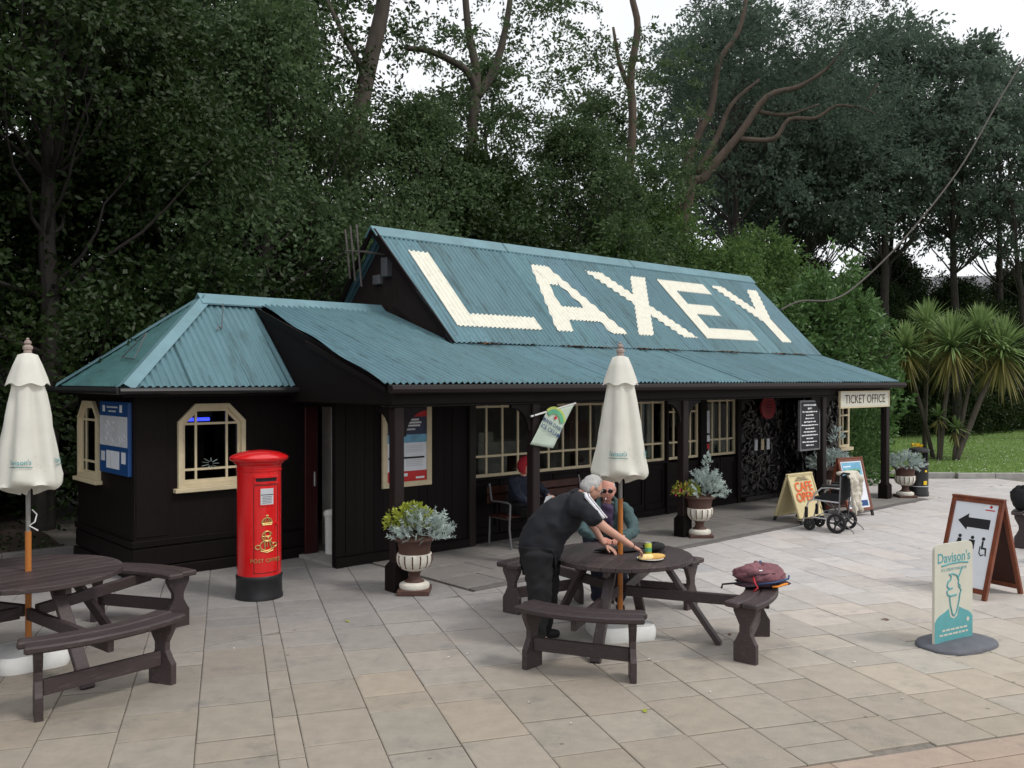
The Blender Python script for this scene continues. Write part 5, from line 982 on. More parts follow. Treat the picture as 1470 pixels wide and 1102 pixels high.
# boundary fence left of the kiosk
s = empty('boundary_fence', 'dark boarded fence behind the flower bed', 'fence', loc=bl(-9.0, 6.6), rz=BA)
for k in range(36): b = MB(); b.box(k * .18, k * .18 + .172, 0, .02, .0, 2.35 + random.uniform(-.015, .015)); b.build('board', 'gable_wood', s)
b = MB(); b.box(0, 6.5, .021, .06, 1.9, 2.0); b.build('rail', 'gable_wood', s)
# bits of litter and fallen leaves
def bit(x, y, m_, label, cat, sz, grp): 
    b = MB(T(x, y, .006) @ Matrix.Rotation(random.uniform(0, 6), 4, 'Z')); b.add([(-sz, -sz * .4, 0), (0, -sz * .5, .006), (sz, 0, .002), (.2 * sz, sz * .5, .008), (-.7 * sz, sz * .4, .002)], [(0, 1, 3, 4), (1, 2, 3)]); return setup(b.build('fallen_leaf' if cat == 'leaf' else 'paper_scrap', m_, None), label, cat, grp)
def gpx(x, y): d = 1300 * 2.4 / (y - 545); return (x - 735) / 1300 * d, d
bit(*gpx(1271, 890), 'dead_leaf', 'curled brown leaf on the paving left of the ice cream sign', 'leaf', .045, 'fallen leaves'); bit(*gpx(926, 1022), 'leaf_lime', 'small green leaf on the paving in front of the table', 'leaf', .035, 'fallen leaves'); bit(*gpx(498, 893), 'leaf_lime', 'small green leaf on the paving near the left urn', 'leaf', .035, 'fallen leaves'); bit(*gpx(1048, 912), 'dead_leaf', 'dark leaf beside the foot of the right-hand seat', 'leaf', .03, 'fallen leaves')
for k, (x, y) in enumerate(((678, 874), (932, 948), (945, 952), (1227, 952), (644, 945), (671, 940), (1296, 1004), (235, 950), (335, 932), (1020, 995), (760, 1010), (820, 1040))): bit(*gpx(x, y), 'litter', 'tiny pale scrap lying on the paving', 'scrap', .016, 'pale scraps on the paving')
# ------------------------------------------------------------ people
def skinmesh(vs, es, root=0, sub=2):
    me = bpy.data.meshes.new('sk'); me.from_pydata([v[0] for v in vs], es, []); o = bpy.data.objects.new('sk', me); COL.objects.link(o)
    md = o.modifiers.new('s', 'SKIN'); md.use_smooth_shade = True; md.branch_smoothing = .6
    for i, v in enumerate(vs): r = v[1]; me.skin_vertices[0].data[i].radius = (r, r) if not hasattr(r, '__len__') else r
    me.skin_vertices[0].data[root].use_root = True; sb = o.modifiers.new('d', 'SUBSURF'); sb.levels = sb.render_levels = sub
    bpy.context.view_layer.update(); e = o.evaluated_get(bpy.context.evaluated_depsgraph_get()); m2 = bpy.data.meshes.new_from_object(e)
    V = [tuple(v.co) for v in m2.vertices]; F = [tuple(p.vertices) for p in m2.polygons]; bpy.data.objects.remove(o); bpy.data.meshes.remove(me); bpy.data.meshes.remove(m2); return V, F
def chain(*pts): return list(pts), [(i, i + 1) for i in range(len(pts) - 1)]
def merge(parts):
    V = []; F = []
    for v, f in parts: k = len(V); V += v; F += [tuple(i + k for i in q) for q in f]
    return V, F
def body_obj(name, parts, m_, parent):
    V, F = merge(parts); b = MB(); b.v = V; b.f = F; return b.build(name, m_, parent, smooth='all')
def hand(wrist, d, nrm, curl=35, side=1, sc=1.0, spread=8):
    """palm and five fingers; d points to the fingertips, nrm out of the back of the hand"""
    w_, d, nrm = Vector(wrist), Vector(d).normalized(), Vector(nrm); nrm = (nrm - d * nrm.dot(d)).normalized(); sd_ = d.cross(nrm) * side; parts = []
    palm, e = chain((w_, (.025 * sc, .02 * sc)), (w_ + d * .045 * sc, (.04 * sc, .017 * sc)), (w_ + d * .088 * sc, (.041 * sc, .014 * sc))); parts.append(skinmesh([(tuple(p), r) for p, r in palm], e, 0, 1))
    for k, (off, L) in enumerate(((-.03, .062), (-.010, .072), (.011, .068), (.031, .054))):
        p = w_ + d * .085 * sc + sd_ * off * sc; q = Matrix.Rotation(R(spread * (k - 1.5) * .6) * side, 3, nrm) @ d; ax = q.cross(nrm).normalized(); pts = [(tuple(p - d * .02), .0095 * sc)]; a = curl
        for seg in range(3): pts.append((tuple(p), (.0092 - .001 * seg) * sc)); q = Matrix.Rotation(-R(a), 3, ax) @ q; p = p + q * L * sc * (.45, .32, .26)[seg]; a = curl * .9
        pts.append((tuple(p), .0065 * sc)); parts.append(skinmesh(pts, [(i, i + 1) for i in range(4)], 0, 1))
    p = w_ + d * .03 * sc - sd_ * .026 * sc; q = (d * .7 - sd_ * .75 - nrm * .3).normalized(); pts = [(tuple(p), .014 * sc), (tuple(p + q * .035 * sc), .0115 * sc), (tuple(p + q * .035 * sc + (q + d * .6).normalized() * .03 * sc), .0095 * sc), (tuple(p + q * .035 * sc + (q + d * .6).normalized() * .05 * sc), .007 * sc)]; parts.append(skinmesh(pts, [(0, 1), (1, 2), (2, 3)], 0, 1)); return parts
def headM(c, fwd, up):
    f = Vector(fwd).normalized(); u = Vector(up); u = (u - f * u.dot(f)).normalized(); r = f.cross(u); return Matrix(((r.x, f.x, u.x, c[0]), (r.y, f.y, u.y, c[1]), (r.z, f.z, u.z, c[2]), (0, 0, 0, 1)))
def gs(x, s): return math.exp(-(x / s) ** 2)
def head(M, jowl=1.0):
    n, m_ = 40, 30; V = []; F = []
    for j in range(m_ + 1):
        ph = math.pi * j / m_; cz = math.cos(ph); sr = math.sin(ph)
        for k in range(n):
            t = 2 * math.pi * k / n; x, y, z = sr * math.cos(t), sr * math.sin(t), cz
            wx = .077 * (1 - .22 * max(0, -z) ** 1.5 + .04 * max(0, z)) * (1 + (jowl - 1) * gs(z + .45, .35)); X = x * wx; Y = y * (.100 if y < 0 else .094) ; Z = z * .122
            if y < 0 and z < -.2: Y *= 1 - .45 * min(1, (-z - .2) / .7)
            if y > .2:
                fr = min(1, (y - .2) / .4); ax = abs(X)
                Y += fr * (.026 * gs(X, .013) * gs(Z + .018, .02) + .012 * gs(X, .010) * gs(Z - .012, .025))       # nose
                Y += fr * (.006 * gs(ax - .03, .03) * gs(Z - .034, .012) - .013 * gs(ax - .032, .017) * gs(Z - .012, .014))   # brow, sockets
                Y += fr * (.007 * gs(X, .022) * gs(Z + .052, .007) + .006 * gs(X, .02) * gs(Z + .066, .007) - .005 * gs(X, .03) * gs(Z + .059, .004))   # lips
                Y += fr * (.012 * gs(X, .025) * gs(Z + .098, .02) + .006 * gs(ax - .045, .02) * gs(Z + .02, .022))   # chin, cheeks
            V.append(tuple(M @ Vector((X, Y, Z))))
    F = [(j * n + k, (j + 1) * n + k, (j + 1) * n + (k + 1) % n, j * n + (k + 1) % n) for j in range(m_) for k in range(n)]
    parts = [(V, F)]
    for s_ in (-1, 1):
        e = MB(M @ T(s_ * .079, -.012, -.005) @ Matrix.Rotation(R(18 * s_), 4, 'Z') @ Matrix.Diagonal((.011, .022, .034, 1))); e.lathe([(.02, -1), (.6, -.8), (.9, -.4), (1, .2), (.85, .65), (.5, .92), (.02, 1)], 12); parts.append((e.v, e.f))
    return parts
def face_bits(M, s, glasses=True, lens='glass_dark'):
    for x in (-.032, .032):
        b = MB(M @ T(x, .078, .012)); b.lathe([(.002, -.011), (.009, -.007), (.0115, 0), (.009, .007), (.002, .011)], 12); b.build('eye', 'white_cloth', s, smooth='all')
        b = MB(M @ T(x, .0875, .012)); b.lathe([(.001, -.005), (.0045, -.003), (.0052, 0), (.0045, .003), (.001, .005)], 10); b.build('iris', 'ink', s, smooth='all')
        b = MB(M); b.tube([(x - .016, .088, .033), (x, .095, .037), (x + .016, .088, .033)], .0045, 6); b.build('eyebrow', 'grey_hair', s)
    b = MB(M); b.tube([(-.022, .083, -.058), (-.008, .094, -.0595), (.008, .094, -.0595), (.022, .083, -.058)], .0032, 6); b.build('mouth', 'plaque_red', s)
    if glasses:
        g_ = MB(M)
        for x in (-.033, .033): g_.tube([(x + .026 * math.cos(R(a)), .104 - .01 * abs(math.cos(R(a))) * (1 if x * math.cos(R(a)) > 0 else 0), .008 + .018 * math.sin(R(a))) for a in range(0, 361, 24)], .0026, 5)
        g_.tube([(-.008, .106, .012), (.008, .106, .012)], .0025, 5)
        for x in (-1, 1): g_.tube([(x * .059, .094, .012), (x * .079, .03, .012), (x * .084, -.03, .008)], .0026, 5)
        go = g_.build('glasses', 'ink', s)
        if lens:
            for x in (-.033, .033): b = MB(M); b.prism([(x + .024 * math.cos(R(a)), .008 + .016 * math.sin(R(a))) for a in range(0, 360, 30)], .099, .1005, 'y'); b.build('lens', lens, go)
def hairshell(M, s, m_, test, name='hair', off=.007, rough=.004, seed=1):
    n, k_ = 44, 32; r_ = random.Random(seed); V = []; F = []; keep = {}
    for j in range(k_ + 1):
        ph = math.pi * j / k_
        for k in range(n):
            t = 2 * math.pi * k / n; x, y, z = math.sin(ph) * math.cos(t), math.sin(ph) * math.sin(t), math.cos(ph); d = off + r_.uniform(-rough, rough)
            wx = .077 * (1 - .22 * max(0, -z) ** 1.5 + .04 * max(0, z)); yy = (.100 if y < 0 else .094); 
            if y < 0 and z < -.2: yy *= 1 - .45 * min(1, (-z - .2) / .7)
            inside = not test(x, y, z); e_ = -.012 if inside else d
            V.append(tuple(M @ Vector((x * (wx + e_), y * (yy + e_), z * (.122 + e_))))); keep[(j, k)] = not inside
    for j in range(k_):
        for k in range(n):
            if any(keep[(a, b % n)] for a in (j, j + 1) for b in (k, k + 1)): F.append((j * n + k, (j + 1) * n + k, (j + 1) * n + (k + 1) % n, j * n + (k + 1) % n))
    b = MB(); b.v = V; b.f = F; b.build(name, m_, s, smooth='all')
def figure(s, J, m_skin, hands):
    """one continuous skin: J maps joint -> (pos, radius)"""
    nm = ['pelvis', 'belly', 'chest', 'neck', 'skull', 'shR', 'elR', 'wrR', 'shL', 'elL', 'wrL', 'hipR', 'knR', 'anR', 'toR', 'hipL', 'knL', 'anL', 'toL']; ix = {n: i for i, n in enumerate(nm)}
    es = [('pelvis', 'belly'), ('belly', 'chest'), ('chest', 'neck'), ('neck', 'skull'), ('chest', 'shR'), ('shR', 'elR'), ('elR', 'wrR'), ('chest', 'shL'), ('shL', 'elL'), ('elL', 'wrL'), ('pelvis', 'hipR'), ('hipR', 'knR'), ('knR', 'anR'), ('anR', 'toR'), ('pelvis', 'hipL'), ('hipL', 'knL'), ('knL', 'anL'), ('anL', 'toL')]
    cov = dict(pelvis=.6, belly=.6, chest=.55, shR=.72, shL=.72, hipR=.7, hipL=.7, knR=.8, knL=.8); return skinmesh([(J[n][0], J[n][1] * cov.get(n, .86)) for n in nm], [(ix[a], ix[b]) for a, b in es], 0, 2)
CL = bpy.data.textures.new('folds', 'CLOUDS'); CL.noise_scale = .065; CL.noise_depth = 2
def garment(s, name, m_, pts, es, sub=3):
    V, F = skinmesh(pts, es, 0, sub); o = body_obj(name, [(V, F)], m_, s)
    if name != 'shoe': md = o.modifiers.new('folds', 'DISPLACE'); md.texture = CL; md.strength = .042; md.mid_level = .5; md.texture_coords = 'LOCAL'
    return o
def P_(J, n, r=None, k=1.0): return (J[n][0], (J[n][1] if r is None else r) * k)
def mid(J, a, b, t, r): p = Vector(J[a][0]).lerp(Vector(J[b][0]), t); return (tuple(p), r)
# --- man standing and bending over the table
s = empty('person', 'grey-haired person in black polo shirt with white shoulder stripes bending over the table', 'person', loc=(0, 0, 0))
J = dict(pelvis=((.26, 8.25, .92), .15), belly=((.32, 8.25, 1.06), .165), chest=((.48, 8.25, 1.23), .16), neck=((.62, 8.27, 1.34), .062), skull=((.69, 8.28, 1.39), .06),
         shR=((.60, 8.06, 1.30), .075), elR=((.82, 7.99, 1.09), .052), wrR=((1.09, 8.13, .90), .031), shL=((.66, 8.45, 1.29), .07), elL=((.74, 8.62, 1.06), .048), wrL=((.88, 8.55, .835), .03),
         hipR=((.25, 8.15, .86), .10), knR=((.25, 8.13, .47), .066), anR=((.21, 8.14, .09), .045), toR=((.36, 8.14, .035), .035), hipL=((.28, 8.35, .86), .10), knL=((.33, 8.38, .47), .066), anL=((.28, 8.40, .09), .045), toL=((.43, 8.42, .035), .035))
HM = headM((.725, 8.285, 1.405), (.80, .16, -.50), (.5, .1, .8))
body_obj('body', [figure(s, J, 'skin', None)] + head(HM, 1.06) + hand(J['wrR'][0], (.75, .3, -.45), (0, -.3, .9), 30, 1) + hand(J['wrL'][0], (.6, -.35, -.3), (.2, 0, 1), 18, -1), 'skin', s)
face_bits(HM, s, True, None); hairshell(HM, s, 'grey_hair', lambda x, y, z: z > .80 or (y < .35 and z > .15) or (y < -.12 and z > -.42), seed=4, off=.009)
garment(s, 'polo_shirt', 'navy_cloth', [((.25, 8.25, .74), .215), P_(J, 'pelvis', .235), P_(J, 'belly', .262), P_(J, 'chest', .25), mid(J, 'chest', 'neck', .78, .105), P_(J, 'shR', .118), mid(J, 'shR', 'elR', .45, .10), mid(J, 'shR', 'elR', .86, .085), P_(J, 'shL', .118), mid(J, 'shL', 'elL', .86, .085), ((.56, 8.12, 1.265), .16), ((.60, 8.40, 1.26), .16)], [(0, 1), (1, 2), (2, 3), (3, 4), (3, 10), (10, 5), (5, 6), (6, 7), (3, 11), (11, 8), (8, 9)])
garment(s, 'trousers', 'black_cloth', [((.26, 8.25, .84), .16), ((.235, 8.14, .78), .15), P_(J, 'knR', .12), ((.22, 8.14, .12), .09), ((.2, 8.14, .05), .09), ((.29, 8.36, .78), .15), P_(J, 'knL', .12), ((.29, 8.395, .12), .09), ((.27, 8.40, .05), .09)], [(0, 1), (1, 2), (2, 3), (3, 4), (0, 5), (5, 6), (6, 7), (7, 8)])
for a, b_ in (('anR', 'toR'), ('anL', 'toL')): p, q = Vector(J[a][0]), Vector(J[b_][0]); garment(s, 'shoe', 'black_rubber', [((p.x - .05, p.y, .045), .045), ((p.x + .05, p.y, .05), .05), (tuple(q + Vector((.02, 0, .0))), .036)], [(0, 1), (1, 2)])
a, c_ = Vector(J['shR'][0]), Vector(J['elR'][0]); nrm = Vector((.35, -.55, .8)).normalized(); st_ = [Vector((.65, 8.18, 1.37)), Vector((.66, 8.09, 1.375))] + [a.lerp(c_, t) + nrm * r for t, r in ((.1, .108), (.3, .098), (.5, .088), (.68, .078), (.84, .072))]
b = MB(); b.tube(st_, .017, 6); b.build('shoulder_stripe', 'white_cloth', s, smooth='all'); b = MB(); b.tube([p + Vector((.03, .03, .0)) for p in st_[1:]], .008, 6); b.build('shoulder_stripe', 'white_cloth', s, smooth='all')
b = MB(); b.tube([(.54, 8.22, 1.375), (.60, 8.175, 1.38), (.66, 8.18, 1.355), (.69, 8.24, 1.32)], .016, 6); b.build('collar', 'navy_cloth', s, smooth='all')
# --- man seated behind the table
s = empty('person', 'person in glasses and teal jacket seated behind the table smoking', 'person')
J = dict(pelvis=((1.0, 9.74, .63), .15), belly=((1.0, 9.70, .78), .155), chest=((1.0, 9.62, .97), .15), neck=((1.0, 9.53, 1.12), .06), skull=((1.0, 9.50, 1.19), .06), shR=((.80, 9.60, 1.06), .07), elR=((.73, 9.36, .83), .05), wrR=((.90, 9.14, .80), .03), shL=((1.20, 9.60, 1.06), .07), elL=((1.27, 9.38, .83), .05), wrL=((1.10, 9.12, .80), .03),
         hipR=((.91, 9.68, .61), .095), knR=((.88, 9.28, .55), .065), anR=((.88, 9.36, .09), .045), toR=((.88, 9.22, .035), .035), hipL=((1.09, 9.68, .61), .095), knL=((1.12, 9.28, .55), .065), anL=((1.12, 9.38, .09), .045), toL=((1.12, 9.24, .035), .035))
HM = headM((1.0, 9.49, 1.245), (-.12, -1, -.12), (0, 0, 1))
body_obj('body', [figure(s, J, 'skin', None)] + head(HM, 1.1) + hand(J['wrR'][0], (.5, -.75, -.05), (0, 0, 1), 22, 1) + hand(J['wrL'][0], (-.5, -.75, -.05), (0, 0, 1), 22, -1), 'skin_red', s)
face_bits(HM, s, True, 'glass_dark'); hairshell(HM, s, 'grey_hair', lambda x, y, z: (y < -.1 and z > -.35 and z < .75) or (abs(x) > .8 and y < .15 and -.1 < z < .5), seed=9, off=.006)
garment(s, 'jacket', 'teal_cloth', [P_(J, 'pelvis', .17), P_(J, 'belly', .17), P_(J, 'chest', .165), mid(J, 'chest', 'neck', .8, .085), P_(J, 'shR', .09), P_(J, 'elR', .064), mid(J, 'elR', 'wrR', .9, .046), P_(J, 'shL', .09), P_(J, 'elL', .064), mid(J, 'elL', 'wrL', .9, .052)], [(0, 1), (1, 2), (2, 3), (2, 4), (4, 5), (5, 6), (2, 7), (7, 8), (8, 9)])
garment(s, 'scarf', 'purple_cloth', [((1.0, 9.47, 1.115), .085), ((.99, 9.44, 1.03), .085), ((.985, 9.46, .9), .07), ((.985, 9.5, .78), .07)], [(0, 1), (1, 2), (2, 3)])
for sg in (-1, 1): b = MB(); b.tube([(1.0 + sg * .05, 9.55, 1.17), (1.0 + sg * .095, 9.47, 1.13), (1.0 + sg * .085, 9.42, 1.04), (1.0 + sg * .06, 9.43, .95)], [.02, .028, .022, .012], 8); b.build('lapel', 'teal_cloth', s, smooth='all')
garment(s, 'trousers', 'dark_blue_cloth', [P_(J, 'pelvis', .165), P_(J, 'hipR', .11), P_(J, 'knR', .085), P_(J, 'anR', .065), P_(J, 'hipL', .11), P_(J, 'knL', .085), P_(J, 'anL', .065)], [(0, 1), (1, 2), (2, 3), (0, 4), (4, 5), (5, 6)])
for a, b_ in (('anR', 'toR'), ('anL', 'toL')): p, q = Vector(J[a][0]), Vector(J[b_][0]); garment(s, 'shoe', 'black_rubber', [((p.x, p.y + .04, .045), .045), ((p.x, p.y - .05, .05), .05), (tuple(q), .036)], [(0, 1), (1, 2)])
b = MB(HM); b.tube([(.012, .095, -.06), (.016, .15, -.068)], .004, 6); b.build('cigarette', 'white_cloth', s)
# --- person on the wall bench
s = empty('person', 'person in dark blue coat and red hat seated on the wall bench', 'person')
q_ = lambda u, v, z: bl(u, v, z)
J = dict(pelvis=(q_(2.95, 1.08, .58), .14), belly=(q_(2.95, 1.05, .73), .145), chest=(q_(2.95, 1.0, .9), .14), neck=(q_(2.96, .95, 1.05), .055), skull=(q_(2.96, .93, 1.12), .055), shR=(q_(2.77, .98, .98), .065), elR=(q_(2.72, .8, .75), .046), wrR=(q_(2.84, .62, .62), .028), shL=(q_(3.13, .98, .98), .065), elL=(q_(3.2, .8, .78), .046), wrL=(q_(3.12, .58, .74), .028),
         hipR=(q_(2.87, 1.02, .55), .09), knR=(q_(2.83, .62, .53), .06), anR=(q_(2.83, .6, .10), .042), toR=(q_(2.83, .45, .053), .033), hipL=(q_(3.03, 1.02, .55), .09), knL=(q_(3.07, .62, .53), .06), anL=(q_(3.07, .6, .10), .042), toL=(q_(3.07, .45, .053), .033))
fw = Vector(bl(3.2, .1)) - Vector(bl(2.95, .95)); HM = headM(q_(2.97, .92, 1.155), (fw.x, fw.y, -.25), (0, 0, 1))
dv = (Vector(bl(3.0, -1)) - Vector(bl(2.9, 0))); body_obj('body', [figure(s, J, 'skin', None)] + head(HM) + hand(J['wrR'][0], (dv.x, dv.y, -.2), (0, 0, 1), 35, 1) + hand(J['wrL'][0], (dv.x - .3, dv.y, .1), (.5, 0, 1), 40, -1), 'skin', s)
face_bits(HM, s, False); hairshell(HM, s, 'red_knit', lambda x, y, z: z > .25 or (y < .45 and z > -.7), name='knitted_hat', off=.034, rough=.002, seed=3)
garment(s, 'coat', 'dark_blue_cloth', [P_(J, 'pelvis', .165), P_(J, 'belly', .17), P_(J, 'chest', .16), mid(J, 'chest', 'neck', .75, .09), P_(J, 'shR', .085), P_(J, 'elR', .068), mid(J, 'elR', 'wrR', .9, .048), P_(J, 'shL', .085), P_(J, 'elL', .068), mid(J, 'elL', 'wrL', .9, .048)], [(0, 1), (1, 2), (2, 3), (2, 4), (4, 5), (5, 6), (2, 7), (7, 8), (8, 9)])
garment(s, 'trousers', 'black_cloth', [P_(J, 'pelvis', .155), P_(J, 'hipR', .1), P_(J, 'knR', .08), P_(J, 'anR', .06), P_(J, 'hipL', .1), P_(J, 'knL', .08), P_(J, 'anL', .06)], [(0, 1), (1, 2), (2, 3), (0, 4), (4, 5), (5, 6)])
for a, b_ in (('anR', 'toR'), ('anL', 'toL')): garment(s, 'shoe', 'black_rubber', [P_(J, a, .045), P_(J, b_, .04)], [(0, 1)])
# folded white paper held in the lap
b = MB(frame(bl(3.0, .50, .67), (dv.y, -dv.x, 0), (dv.x * .4, dv.y * .4, .9))); b.add([(-.08, -.1, 0), (0, -.1, .02), (.08, -.1, 0), (.08, .1, .004), (0, .1, .024), (-.08, .1, .004)], [(0, 1, 4, 5), (1, 2, 3, 4)]); setup(b.build('folded_paper', 'paper_white', None), 'folded white paper held by the seated person in the red hat', 'paper')
# ------------------------------------------------------------ trees and shrubs
def diamonds(P, O_, L, W, droop=0):
    n = len(P); O_ = O_ / np.linalg.norm(O_, axis=1)[:, None]; r_ = rng.normal(0, 1, (n, 3)); r_[:, 2] *= .5; S_ = np.cross(O_, r_); S_ /= np.linalg.norm(S_, axis=1)[:, None] + 1e-9; l = L * rng.uniform(.6, 1.35, (n, 1)); w_ = W * rng.uniform(.7, 1.25, (n, 1)); N_ = np.cross(O_, S_)
    V = np.stack([P, P + O_ * l * .45 + S_ * w_ + N_ * l * .06, P + O_ * l, P + O_ * l * .45 - S_ * w_ + N_ * l * .06], 1).reshape(-1, 3); return V
def clusterleaves(cs, rs, per, L, W, flat=.55, droop=.35):
    Vs = []
    for c_, r in zip(cs, rs):
        n = int(per * (r / .8) ** 2 * rng.uniform(.7, 1.2)); nt_ = max(6, n // 14)
        # twigs radiating out of the cluster, leaves strung along them
        d = rng.normal(0, 1, (nt_, 3)); d[:, 2] = d[:, 2] * flat + .1; d /= np.linalg.norm(d, axis=1)[:, None]; ln = r * rng.uniform(.6, 1.15, nt_)
        ti = rng.integers(0, nt_, n); t = rng.uniform(.25, 1, n) ** .7; P = c_ + d[ti] * (ln[ti] * t)[:, None] + rng.normal(0, .05 * r + .02, (n, 3)); P[:, 2] -= droop * r * t ** 2 * .6
        o = d[ti] * .8 + rng.normal(0, .55, (n, 3)); o[:, 2] -= droop * .5; Vs.append(diamonds(P, o, L, W))
    V = np.vstack(Vs); return V, np.arange(len(V)).reshape(-1, 4)
def bez(p, q, bow, n=7, wob=.0):
    p, q, bow = Vector(p), Vector(q), Vector(bow); m = (p + q) / 2 + bow; return [((1 - t) ** 2) * p + 2 * t * (1 - t) * m + t * t * q + Vector((random.uniform(-wob, wob), random.uniform(-wob, wob), 0)) * (0 < t < 1) for t in [i / n for i in range(n + 1)]]
def broadleaf(name, H, cb, rad, ncl, per, L, W, m_leaf, m_bark='bark_dark', r0=.22, flat=.55, droop=.35, lean=(0, 0), crown_r=(.65, 1.15), shape=.8):
    tr = MB(); top = Vector((lean[0], lean[1], H * .86)); trunk = bez((0, 0, -.1), top, (random.uniform(-.4, .4), random.uniform(-.4, .4), 0), 10, .05); tr.tube(trunk, [r0 * (1 - .085 * i) for i in range(11)], 10)
    cs = []; rs = []
    for i in range(ncl):
        z = cb + (H - cb) * rng.uniform(0, 1) ** .9; tt = (z - cb) / (H - cb); R_ = rad * (math.sin(math.pi * min(1, .18 + tt * .82)) ** shape); a = rng.uniform(0, 2 * np.pi); rr = R_ * math.sqrt(rng.uniform(.12, 1)); c_ = np.array([lean[0] * z / H + rr * math.cos(a), lean[1] * z / H + rr * math.sin(a), z]); cs.append(c_); rs.append(rng.uniform(*crown_r))
        if i % 2 == 0:
            k = min(9, max(1, int((z * .72) / (H * .86) * 10))); b0 = trunk[k]; mdp = Vector(((c_[0] - b0.x) * .18 + random.uniform(-.3, .3), (c_[1] - b0.y) * .18 + random.uniform(-.3, .3), -abs(c_[2] - b0.z) * .12)); tr.tube(bez(b0, Vector(c_), mdp, 6, .1), [r0 * .24 * (1 - .14 * j) * (1 - .06 * k) for j in range(7)], 6)
    V, F = clusterleaves(cs, rs, per, L, W, flat, droop); return tr.mesh('trunk', m_bark), fastmesh('crown', V, F, m_leaf)
def plant(name, meshes, loc, label, cat, group, sc=1, rz=0, szz=None):
    s = empty(name, label, cat, group, loc=loc, rz=rz); s.scale = (sc, sc, szz or sc); t = link('trunk', meshes[0], s); c_ = link('crown', meshes[1], s); c_['kind'] = 'stuff'; return s
A_ = broadleaf('a', 11, 1.2, 3.3, 120, 520, .105, .029, 'leaf_dark'); B_ = broadleaf('b', 13, 2.0, 3.4, 120, 470, .108, .03, 'leaf_mid', lean=(.6, .3)); C_ = broadleaf('c', 9, .6, 2.9, 95, 520, .10, .029, 'leaf_mid', droop=.6); D_ = broadleaf('d', 16.4, 9.4, 3.9, 80, 125, .19, .055, 'leaf_far', 'bark_dark', .26, crown_r=(.5, 1.7), shape=.55); F_ = broadleaf('f', 15.2, 8.6, 3.6, 72, 115, .19, .055, 'leaf_far', 'bark_dark', .22, lean=(1.2, .5), crown_r=(.5, 1.7), shape=.5); O_ = broadleaf('o', 12.5, 2.4, 3.4, 88, 190, .14, .042, 'leaf_mid', crown_r=(.6, 1.1)); E_ = broadleaf('e', 8, .3, 3.2, 95, 470, .13, .037, 'leaf_dark', crown_r=(.8, 1.3)); G_ = broadleaf('g', 7, .4, 2.4, 70, 380, .12, .034, 'leaf_light', droop=.5)
G1 = 'trees rising behind the station'
spots = [(A_, -7.6, 14.6, 1.0, 'dark tree filling the left edge behind the closed parasol', 10), (A_, -10.6, 17.5, 1.15, 'dark tree at the far left behind the boundary fence', 80), (B_, -6.0, 19.0, 1.0, 'tall dark tree above the kiosk roof', 140), (A_, -9.0, 23.5, 1.35, 'tall dense tree behind the far left fence', 200), (E_, -7.2, 17.2, 1.0, 'low dark shrubby tree behind the kiosk', 30), (C_, -4.7, 17.8, 1.05, 'drooping leafy tree left of the aerial', 250), (O_, -5.4, 25.0, 1.2, 'tall dark tree behind the leaning grey trunk', 310),
         (C_, -2.2, 21.0, .95, 'leafy tree directly behind the left gable', 50), (E_, -.9, 22.0, .95, 'dark bushy tree behind the roof letter A', 110), (C_, 1.6, 24.2, 1.0, 'leafy tree behind the middle of the ridge', 170), (O_, -.8, 27.0, .95, 'open crowned tree above the middle of the roof', 230), (G_, 4.2, 25.0, 1.0, 'brighter green tree behind the right part of the ridge', 290), (G_, 5.9, 24.4, .85, 'bright green bushy tree beside the right gable', 20), (G_, 2.9, 23.6, .9, 'bright green tree behind the letters E and Y', 200), (G_, 7.4, 27.0, .95, 'bright green tree below the sweeping pine limbs', 120), (O_, 2.6, 29.5, .92, 'loose crowned tree right of the pale trunk', 75), (E_, 3.6, 28, 1.0, 'dark understorey tree behind the pale trunk', 135)]
spots += [(A_, -12.5, 8.0, 1.1, 'unseen dark tree beyond the left edge added for shade', 15), (A_, -11.8, 12.5, 1.2, 'unseen dark tree beside the paving added to shade the left', 95)]  # trees out of view, added to shade the left side
for M_, x, y, sc, lab, rz in spots: plant('broadleaf_tree', M_, (x, y, 0), lab, 'tree', G1, sc, R(rz))
far = [(D_, 8.2, 33, .95, 'tall tree with bare lower stem behind the laurel', 0), (F_, 11.6, 35, .93, 'tall tree above the nearest cabbage palms', 60), (D_, 14.8, 36, .98, 'tall tree with open sky beneath its crown', 130), (F_, 18.2, 37, 1.02, 'tall tree at the upper right edge', 210), (D_, 21.5, 40, .95, 'far tall tree beyond the right edge', 280), (F_, 16.6, 42, 1.0, 'far tall tree between two nearer crowns', 330), (D_, 9.8, 40, .98, 'far tall tree behind the overhead cable', 20), (F_, 13.2, 39, 1.0, 'slim tall tree half hidden behind nearer stems', 200), (F_, 20, 34.5, .85, 'tall tree leaning over the right edge of the lawn', 100), (F_, 10.2, 36.5, .95, 'tall tree partly hidden by the pine limbs', 300)]
for M_, x, y, sc, lab, rz in far: plant('tall_tree', M_, (x, y, 0), lab, 'tree', 'tall trees beyond the lawn', sc, R(rz))
under = [(E_, 7.8, 30.5, .85, 'dark shrub behind the laurel bush'), (E_, 11.6, 36.5, .78, 'dark shrub behind the left cabbage palm'), (E_, 15.4, 38.2, .78, 'dark shrub behind the middle cabbage palm'), (E_, 19.2, 39, .8, 'dark shrub behind the right cabbage palm'), (E_, 23, 41, .9, 'dark shrub at the far right of the lawn'), (E_, 13.4, 42.5, 1.0, 'far dark shrub below the open sky'), (G_, 10.2, 41, .95, 'far green shrub below the overhead cable'), (E_, 18.4, 44.5, 1.05, 'farthest dark shrub by the slate roof')]
